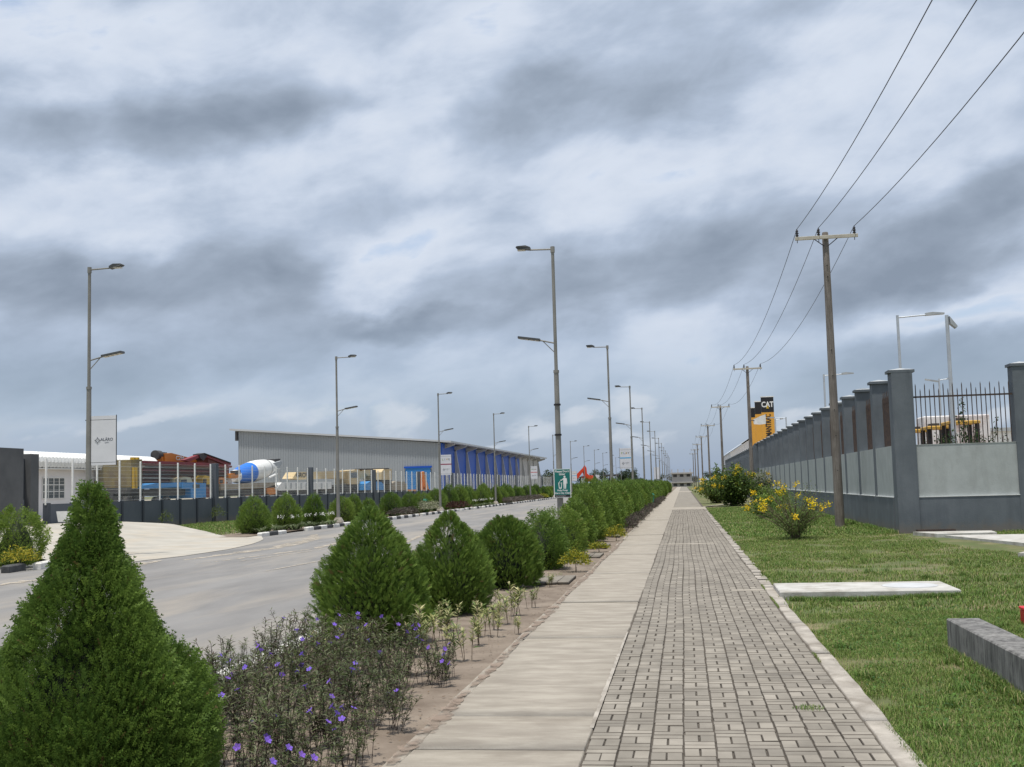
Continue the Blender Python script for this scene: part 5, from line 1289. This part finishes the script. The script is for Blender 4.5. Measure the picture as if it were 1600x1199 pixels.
place_shrub('leafy_shrub', 'grey-green shrub at the wall behind the large dark shrub', (5.2, 84, 0), dict(seed=46, nb=30, h=3.0, r=1.4, nl=90, L=.18, W=.09, cols=((.14, .16, .10), (.20, .21, .15), (.10, .13, .06)), fcol=YF, nf=2), 1.8)
place_shrub('leafy_shrub', 'slim upright green tree-like shrub before the far utility pole', (3.5, 118, 0), dict(seed=47, nb=24, h=4.2, r=.9, nl=90, L=.25, W=.12, cols=D2, fcol=YF, nf=1), 1.8)
# vine growing up the spiked bars
rg = np.random.default_rng(55)
vx = onY(1506, 690, WY+.3)[0]; t = thing('climbing_vine', 'leafy green vine climbing the spiked bars above the pale wall', 'vine', (vx, WY+.34, 2.4))
st = MB(); Q = []; C = []
for (dx, hh, n) in [(0, 1.55, 150), (-.35, .6, 60), (-.6, .45, 50), (.42, .5, 60), (.12, .75, 90), (-.15, .5, 30), (.3, .55, 40), (.5, .4, 30), (.75, .55, 26), (.95, .9, 40), (1.15, .4, 20), (-.5, .35, 20), (-.75, .5, 26), (-1.0, .3, 14), (.22, .3, 40), (.6, .25, 30), (1.35, .3, 10)]:
    top = np.array([dx+rg.normal(0, .05), .1, hh]); base = np.array([dx*.9, .12, 0]); st.tube([tuple(base), tuple((base+top)/2+[.03, 0, 0]), tuple(top)], .008, 5)
    tt = rg.random(n)[:, None]; P = base+(top-base)*tt+rg.normal(0, .05, (n, 3)); a = unit(rg.normal(size=(n, 3))); Q.append(leaf_quads(P, a, unit(rg.normal(size=(n, 3))+[0, -1, .5]), rg.uniform(.05, .10, n), rg.uniform(.03, .06, n))); C.append(pick(((.05, .10, .03), (.08, .13, .04), (.035, .075, .025)), n, rg))
st.build('stems', M_bark, t); obj('foliage', leaf_mesh('foliage', np.concatenate(Q), np.concatenate(C)), None, t)
# ---- distant trees
def tree_mesh(seed, h, r, n, L):
    rg = np.random.default_rng(seed); nl = 16; C0 = np.stack([rg.normal(0, r*.45, nl), rg.normal(0, r*.45, nl), h*rg.uniform(.45, .92, nl)], -1); k = rg.integers(nl, size=n)
    d = unit(rg.normal(size=(n, 3))); P = C0[k]+d*(r*.38)*rg.uniform(.4, 1.05, (n, 1)); q = leaf_quads(P, unit(d+rg.normal(size=(n, 3))*.6), unit(d+rg.normal(size=(n, 3))*.6), L*rg.uniform(.6, 1.3, n), L*.6*rg.uniform(.6, 1.3, n), .1)
    tr = MB().cyl((0, 0, -.3), (0, 0, h*.5), .2, .12, 7)
    for i in range(5): tr.cyl((0, 0, h*.4), tuple(C0[i]), .09, .03, 5)
    tm = tr.mesh('trunk'); tm.materials.append(M_bark)
    return leaf_mesh('crown', q, pick(((.035, .055, .022), (.05, .075, .03), (.03, .045, .02)), n, rg)), tm
TM = [tree_mesh(61, 7.5, 3.6, 1500, .55), tree_mesh(62, 6.5, 4.0, 1500, .55), tree_mesh(63, 8.5, 3.2, 1500, .5)]
for i, (u, Y, s, lab) in enumerate([(937, 380, .85, 'dark round tree right of the red excavator'), (978, 420, .9, 'dark broad tree behind the white banners, left one'), (992, 430, .85, 'dark broad tree behind the white banners, right one'), (843, 420, .75, 'low dark tree just left of the litter sign'), (853, 430, .75, 'low dark tree touching the litter sign edge'), (832, 440, .7, 'low dark tree at the end of the warehouse'), (866, 380, .9, 'palm-like dark tree behind the lamp with the sign')]):
    p = onY(u, 756, Y); t = thing('tree', lab, 'tree', (p[0], p[1], -.3), 0, 'distant trees'); c, tm = TM[i % 3]; obj('crown', c, None, t, (0, 0, 0), i, (s, s, s)); obj('trunk', tm, None, t, (0, 0, 0), i, (s, s, s))
for i in range(44):
    a = i/43; x = -210+a*420+RNG.normal(0, 3); y = 760+RNG.normal(0, 40)
    t = thing('tree', 'tree in the low dark line of trees along the horizon', 'tree', (x, y, -.3), 0, 'horizon trees'); c, tm = TM[i % 3]; s = RNG.uniform(.7, 1.1); obj('crown', c, None, t, (0, 0, 0), i, (s*1.3, s*1.3, s)); obj('trunk', tm, None, t, (0, 0, 0), i, (s, s, s))

# ---- grass
def vnoise(x, y, s, seed):
    g = np.random.default_rng(seed).random((64, 64)); X = x*s; Y = y*s; i = np.floor(X).astype(int); j = np.floor(Y).astype(int); fx = X-i; fy = Y-j; fx = fx*fx*(3-2*fx); fy = fy*fy*(3-2*fy)
    G = lambda a, b: g[a % 64, b % 64]; return (G(i, j)*(1-fx)+G(i+1, j)*fx)*(1-fy)+(G(i, j+1)*(1-fx)+G(i+1, j+1)*fx)*fy
def blades(name, x, y, z, hgt, wid, seed, label_kind='stuff', rich=None, lean=.55):
    rg = np.random.default_rng(seed); n = len(x); th = rg.random(n)*6.28; ln = rg.uniform(.15, 1.0, n)*lean*2
    d = np.stack([np.cos(th), np.sin(th), np.zeros(n)], -1); b = np.stack([-np.sin(th), np.cos(th), np.zeros(n)], -1); P = np.stack([x, y, z], -1); h = hgt[:, None]; w = wid[:, None]
    m = P+d*h*ln[:, None]*.35+[0, 0, 1.]*h*.62; t = P+d*h*ln[:, None]+[0, 0, 1.]*h*np.clip(1.05-.35*ln, .4, 1)[:, None]
    V = np.stack([P-b*w*.5, P+b*w*.5, m+b*w*.42, m-b*w*.42, t], 1).reshape(-1, 3); o = np.arange(n)*5
    F = np.concatenate([np.stack([o, o+1, o+2], -1), np.stack([o, o+2, o+3], -1), np.stack([o+3, o+2, o+4], -1)])
    cols = np.array([(.098, .178, .034), (.132, .212, .046), (.076, .142, .030), (.185, .235, .062), (.30, .265, .13)]); pr = np.array([.29, .27, .18, .15, .11])
    c = cols[rg.choice(5, n, p=pr)]*rg.uniform(.8, 1.2, (n, 1))
    if rich is not None: c = c*(1-.0*rich[:, None])+np.array([.26, .22, .08])*(rich[:, None]*.35)
    me = mesh_np(name, V, F, np.repeat(c, 5, 0)); me.materials.append(GRASS); return tag(obj(name, me), kind=label_kind)
def scatter(n, x0, x1, y0, y1, seed): rg = np.random.default_rng(seed); return rg.uniform(x0, x1, n), rg.uniform(y0, y1, n), rg
def lawn_ok(x, y, rg):
    k = ~((x > 1.36) & (x < 3.82) & (y > 17.40) & (y < 18.80)) & ~((x > 2.50) & (x < 2.83) & (y < 12.05)); k &= ~((x > WX-.05) & (y > WY))
    k &= ~((x > 6.3) & (x < 9.0) & (y > 27) & (y < 34.7) & (np.abs(x-(7.0+(34.5-y)*.12)) < 1.25)) & ~((x > 6.9) & (y > 24.7) & (y < 28.2))
    bare = vnoise(x, y, .75, 5)*.6+vnoise(x, y, 2.1, 6)*.4
    k &= rg.random(len(x)) < np.clip((.755-bare)*5, .06, 1)
    k &= ~((((x-2.9)/.5)**2+((y-20.3)/.25)**2) < rg.random(len(x))*1.6) & ~((((x-2.55)/.45)**2+((y-7.1)/.28)**2) < rg.random(len(x))*1.5)
    return k, bare
def edge_cut(x, y): return x > 1.30+.03*np.sin(y*2.3)+.02*np.sin(y*7.1+1)
x, y, rg = scatter(190000, 1.30, 4.3, 6.3, 15.5, 1); k, ba = lawn_ok(x, y, rg); k &= edge_cut(x, y) & (x < y*.36+.35); x, y, ba = x[k], y[k], ba[k]
clump = vnoise(x, y, 3.2, 8)*.6+vnoise(x, y, 8, 9)*.4
blades('lawn_grass', x, y, lawn_z(x, y), (.022+.05*clump**1.5)*rg.uniform(.6, 1.4, len(x)), rg.uniform(.003, .0058, len(x)), 2, rich=np.clip(ba-.35, 0, 1))
x, y, rg = scatter(190000, 1.30, 10.8, 15.5, 36.0, 3); k, ba = lawn_ok(x, y, rg); k &= edge_cut(x, y) & (x < y*.36+.35); x, y, ba = x[k], y[k], ba[k]; clump = vnoise(x, y, 2.2, 8)*.6+vnoise(x, y, 5, 9)*.4
blades('lawn_grass', x, y, lawn_z(x, y), (.025+.055*clump**1.5)*rg.uniform(.6, 1.4, len(x)), rg.uniform(.006, .012, len(x)), 4, rich=np.clip(ba-.35, 0, 1))
x, y, rg = scatter(70000, 1.36, 6.15, 36.0, 76, 5); k, ba = lawn_ok(x, y, rg); x, y, ba = x[k], y[k], ba[k]
blades('lawn_grass', x, y, lawn_z(x, y), rg.uniform(.04, .10, len(x)), rg.uniform(.014, .026, len(x)), 6, rich=np.clip(ba-.35, 0, 1))
x, y, rg = scatter(50000, -28.8, -19, 47, 84, 7); k = (y > 48.6+(-20.8-x)*1.08) & (x < -19.4); x, y = x[k], y[k]
blades('verge_grass', x, y, verge_z(x, y), rg.uniform(.06, .16, len(x)), rg.uniform(.02, .035, len(x)), 8)
rg0 = np.random.default_rng(71); cx = rg0.uniform(1.5, 5.5, 90); cy = rg0.uniform(7, 26, 90); kk = rg0.integers(90, size=9000)
x = cx[kk]+rg0.normal(0, .05, 9000); y = cy[kk]+rg0.normal(0, .05, 9000); k, _ = lawn_ok(x, y, rg0); k &= x > 1.4; x, y = x[k], y[k]
blades('lawn_tufts', x, y, lawn_z(x, y), rg0.uniform(.05, .12, len(x)), rg0.uniform(.004, .009, len(x)), 72)
# broad-leaved weeds in the lawn and soil, small tufts
rg = np.random.default_rng(91); n = 5200; x = rg.uniform(1.42, 3.6, n); y = rg.uniform(6.4, 16, n); kk, _ = lawn_ok(x, y, rg); kk &= vnoise(x, y, 1.6, 12) > .5; x, y = x[kk], y[kk]; n = len(x); th = rg.random(n)*6.28
q = leaf_quads(np.stack([x, y, lawn_z(x, y)+.02+.03*rg.random(n)], -1), unit(np.stack([np.cos(th), np.sin(th), rg.uniform(.1, .8, n)], -1)), unit(rg.normal(size=(n, 3))*.3+[0, 0, 1]), rg.uniform(.02, .045, n), rg.uniform(.010, .02, n), .1)
tag(obj('lawn_weeds', leaf_mesh('lawn_weeds', q, pick(((.06, .13, .025), (.09, .17, .03), (.05, .10, .03)), n, rg), GRASS)), kind='stuff')
x, y, rg = scatter(5000, -2.6, -1.95, 7, 30, 15); k = vnoise(x, y, 1.1, 31) > .78; x, y = x[k], y[k]; blades('bed_weeds', x, y, np.full(len(x), -.035), rg.uniform(.02, .06, len(x)), rg.uniform(.003, .006, len(x)), 16)
rg = np.random.default_rng(93); n = 420; x = rg.uniform(KR+.3, PX0, n); y = rg.uniform(6.5, 26, n); th = rg.random(n)*6.28
q = leaf_quads(np.stack([x, y, np.full(n, -.012)], -1), np.stack([np.cos(th), np.sin(th), np.full(n, .1)], -1), np.tile([0, 0, 1.], (n, 1)), rg.uniform(.03, .06, n), rg.uniform(.01, .02, n)); tag(obj('leaf_litter', leaf_mesh('leaf_litter', q, pick(((.20, .12, .06), (.12, .07, .04), (.28, .20, .12)), n, rg))), kind='stuff')
x, y, rg = scatter(900, .74, 1.0, 8.85, 9.25, 17); k = (((x-.86)/.13)**2+((y-9.05)/.12)**2) < rg.random(len(x)); x, y = x[k], y[k]
blades('paving_weed', x, y, np.full(len(x), -.002), rg.uniform(.012, .03, len(x)), rg.uniform(.003, .005, len(x)), 18)
x, y, rg = scatter(2600, 1.178, 1.20, 6.5, 24, 19); k = vnoise(x, y, 1.3, 41) > .70; x, y = x[k], y[k]
blades('edging_weeds', x, y, np.full(len(x), 0.0), rg.uniform(.015, .045, len(x)), rg.uniform(.003, .006, len(x)), 20)
x, y, rg = scatter(5200, 1.45, 3.85, 17.16, 17.40, 21); blades('slab_edge_grass', x, y, lawn_z(x, y), rg.uniform(.03, .10, len(x)), rg.uniform(.004, .008, len(x)), 22)
x, y, rg = scatter(3000, 2.38, 2.52, 9.2, 12.1, 23); blades('beam_edge_grass', x, y, lawn_z(x, y), rg.uniform(.04, .12, len(x)), rg.uniform(.004, .008, len(x)), 24)
x, y, rg = scatter(5000, 6.0, 6.2, 35.6, 60, 25); blades('wall_foot_grass', x, y, lawn_z(x, y), rg.uniform(.05, .2, len(x)), rg.uniform(.008, .015, len(x)), 26)
# pebbles and crumbs on soil
rg = np.random.default_rng(95); mb = MB()
for i in range(420):
    px, py = rg.uniform(-2.75, -1.95), rg.uniform(7, 27); s = rg.uniform(.006, .018); v = np.array([(1, 0, 0), (-1, 0, 0), (0, 1, 0), (0, -1, 0), (0, 0, 1), (0, 0, -1)])*s*rg.uniform(.6, 1.2, (6, 1))*[1, 1, .7]+[px, py, -.025]
    mb.add(v, [(0, 2, 4), (2, 1, 4), (1, 3, 4), (3, 0, 4)])
tag(mb.build('soil_crumbs', M_soil), kind='stuff')
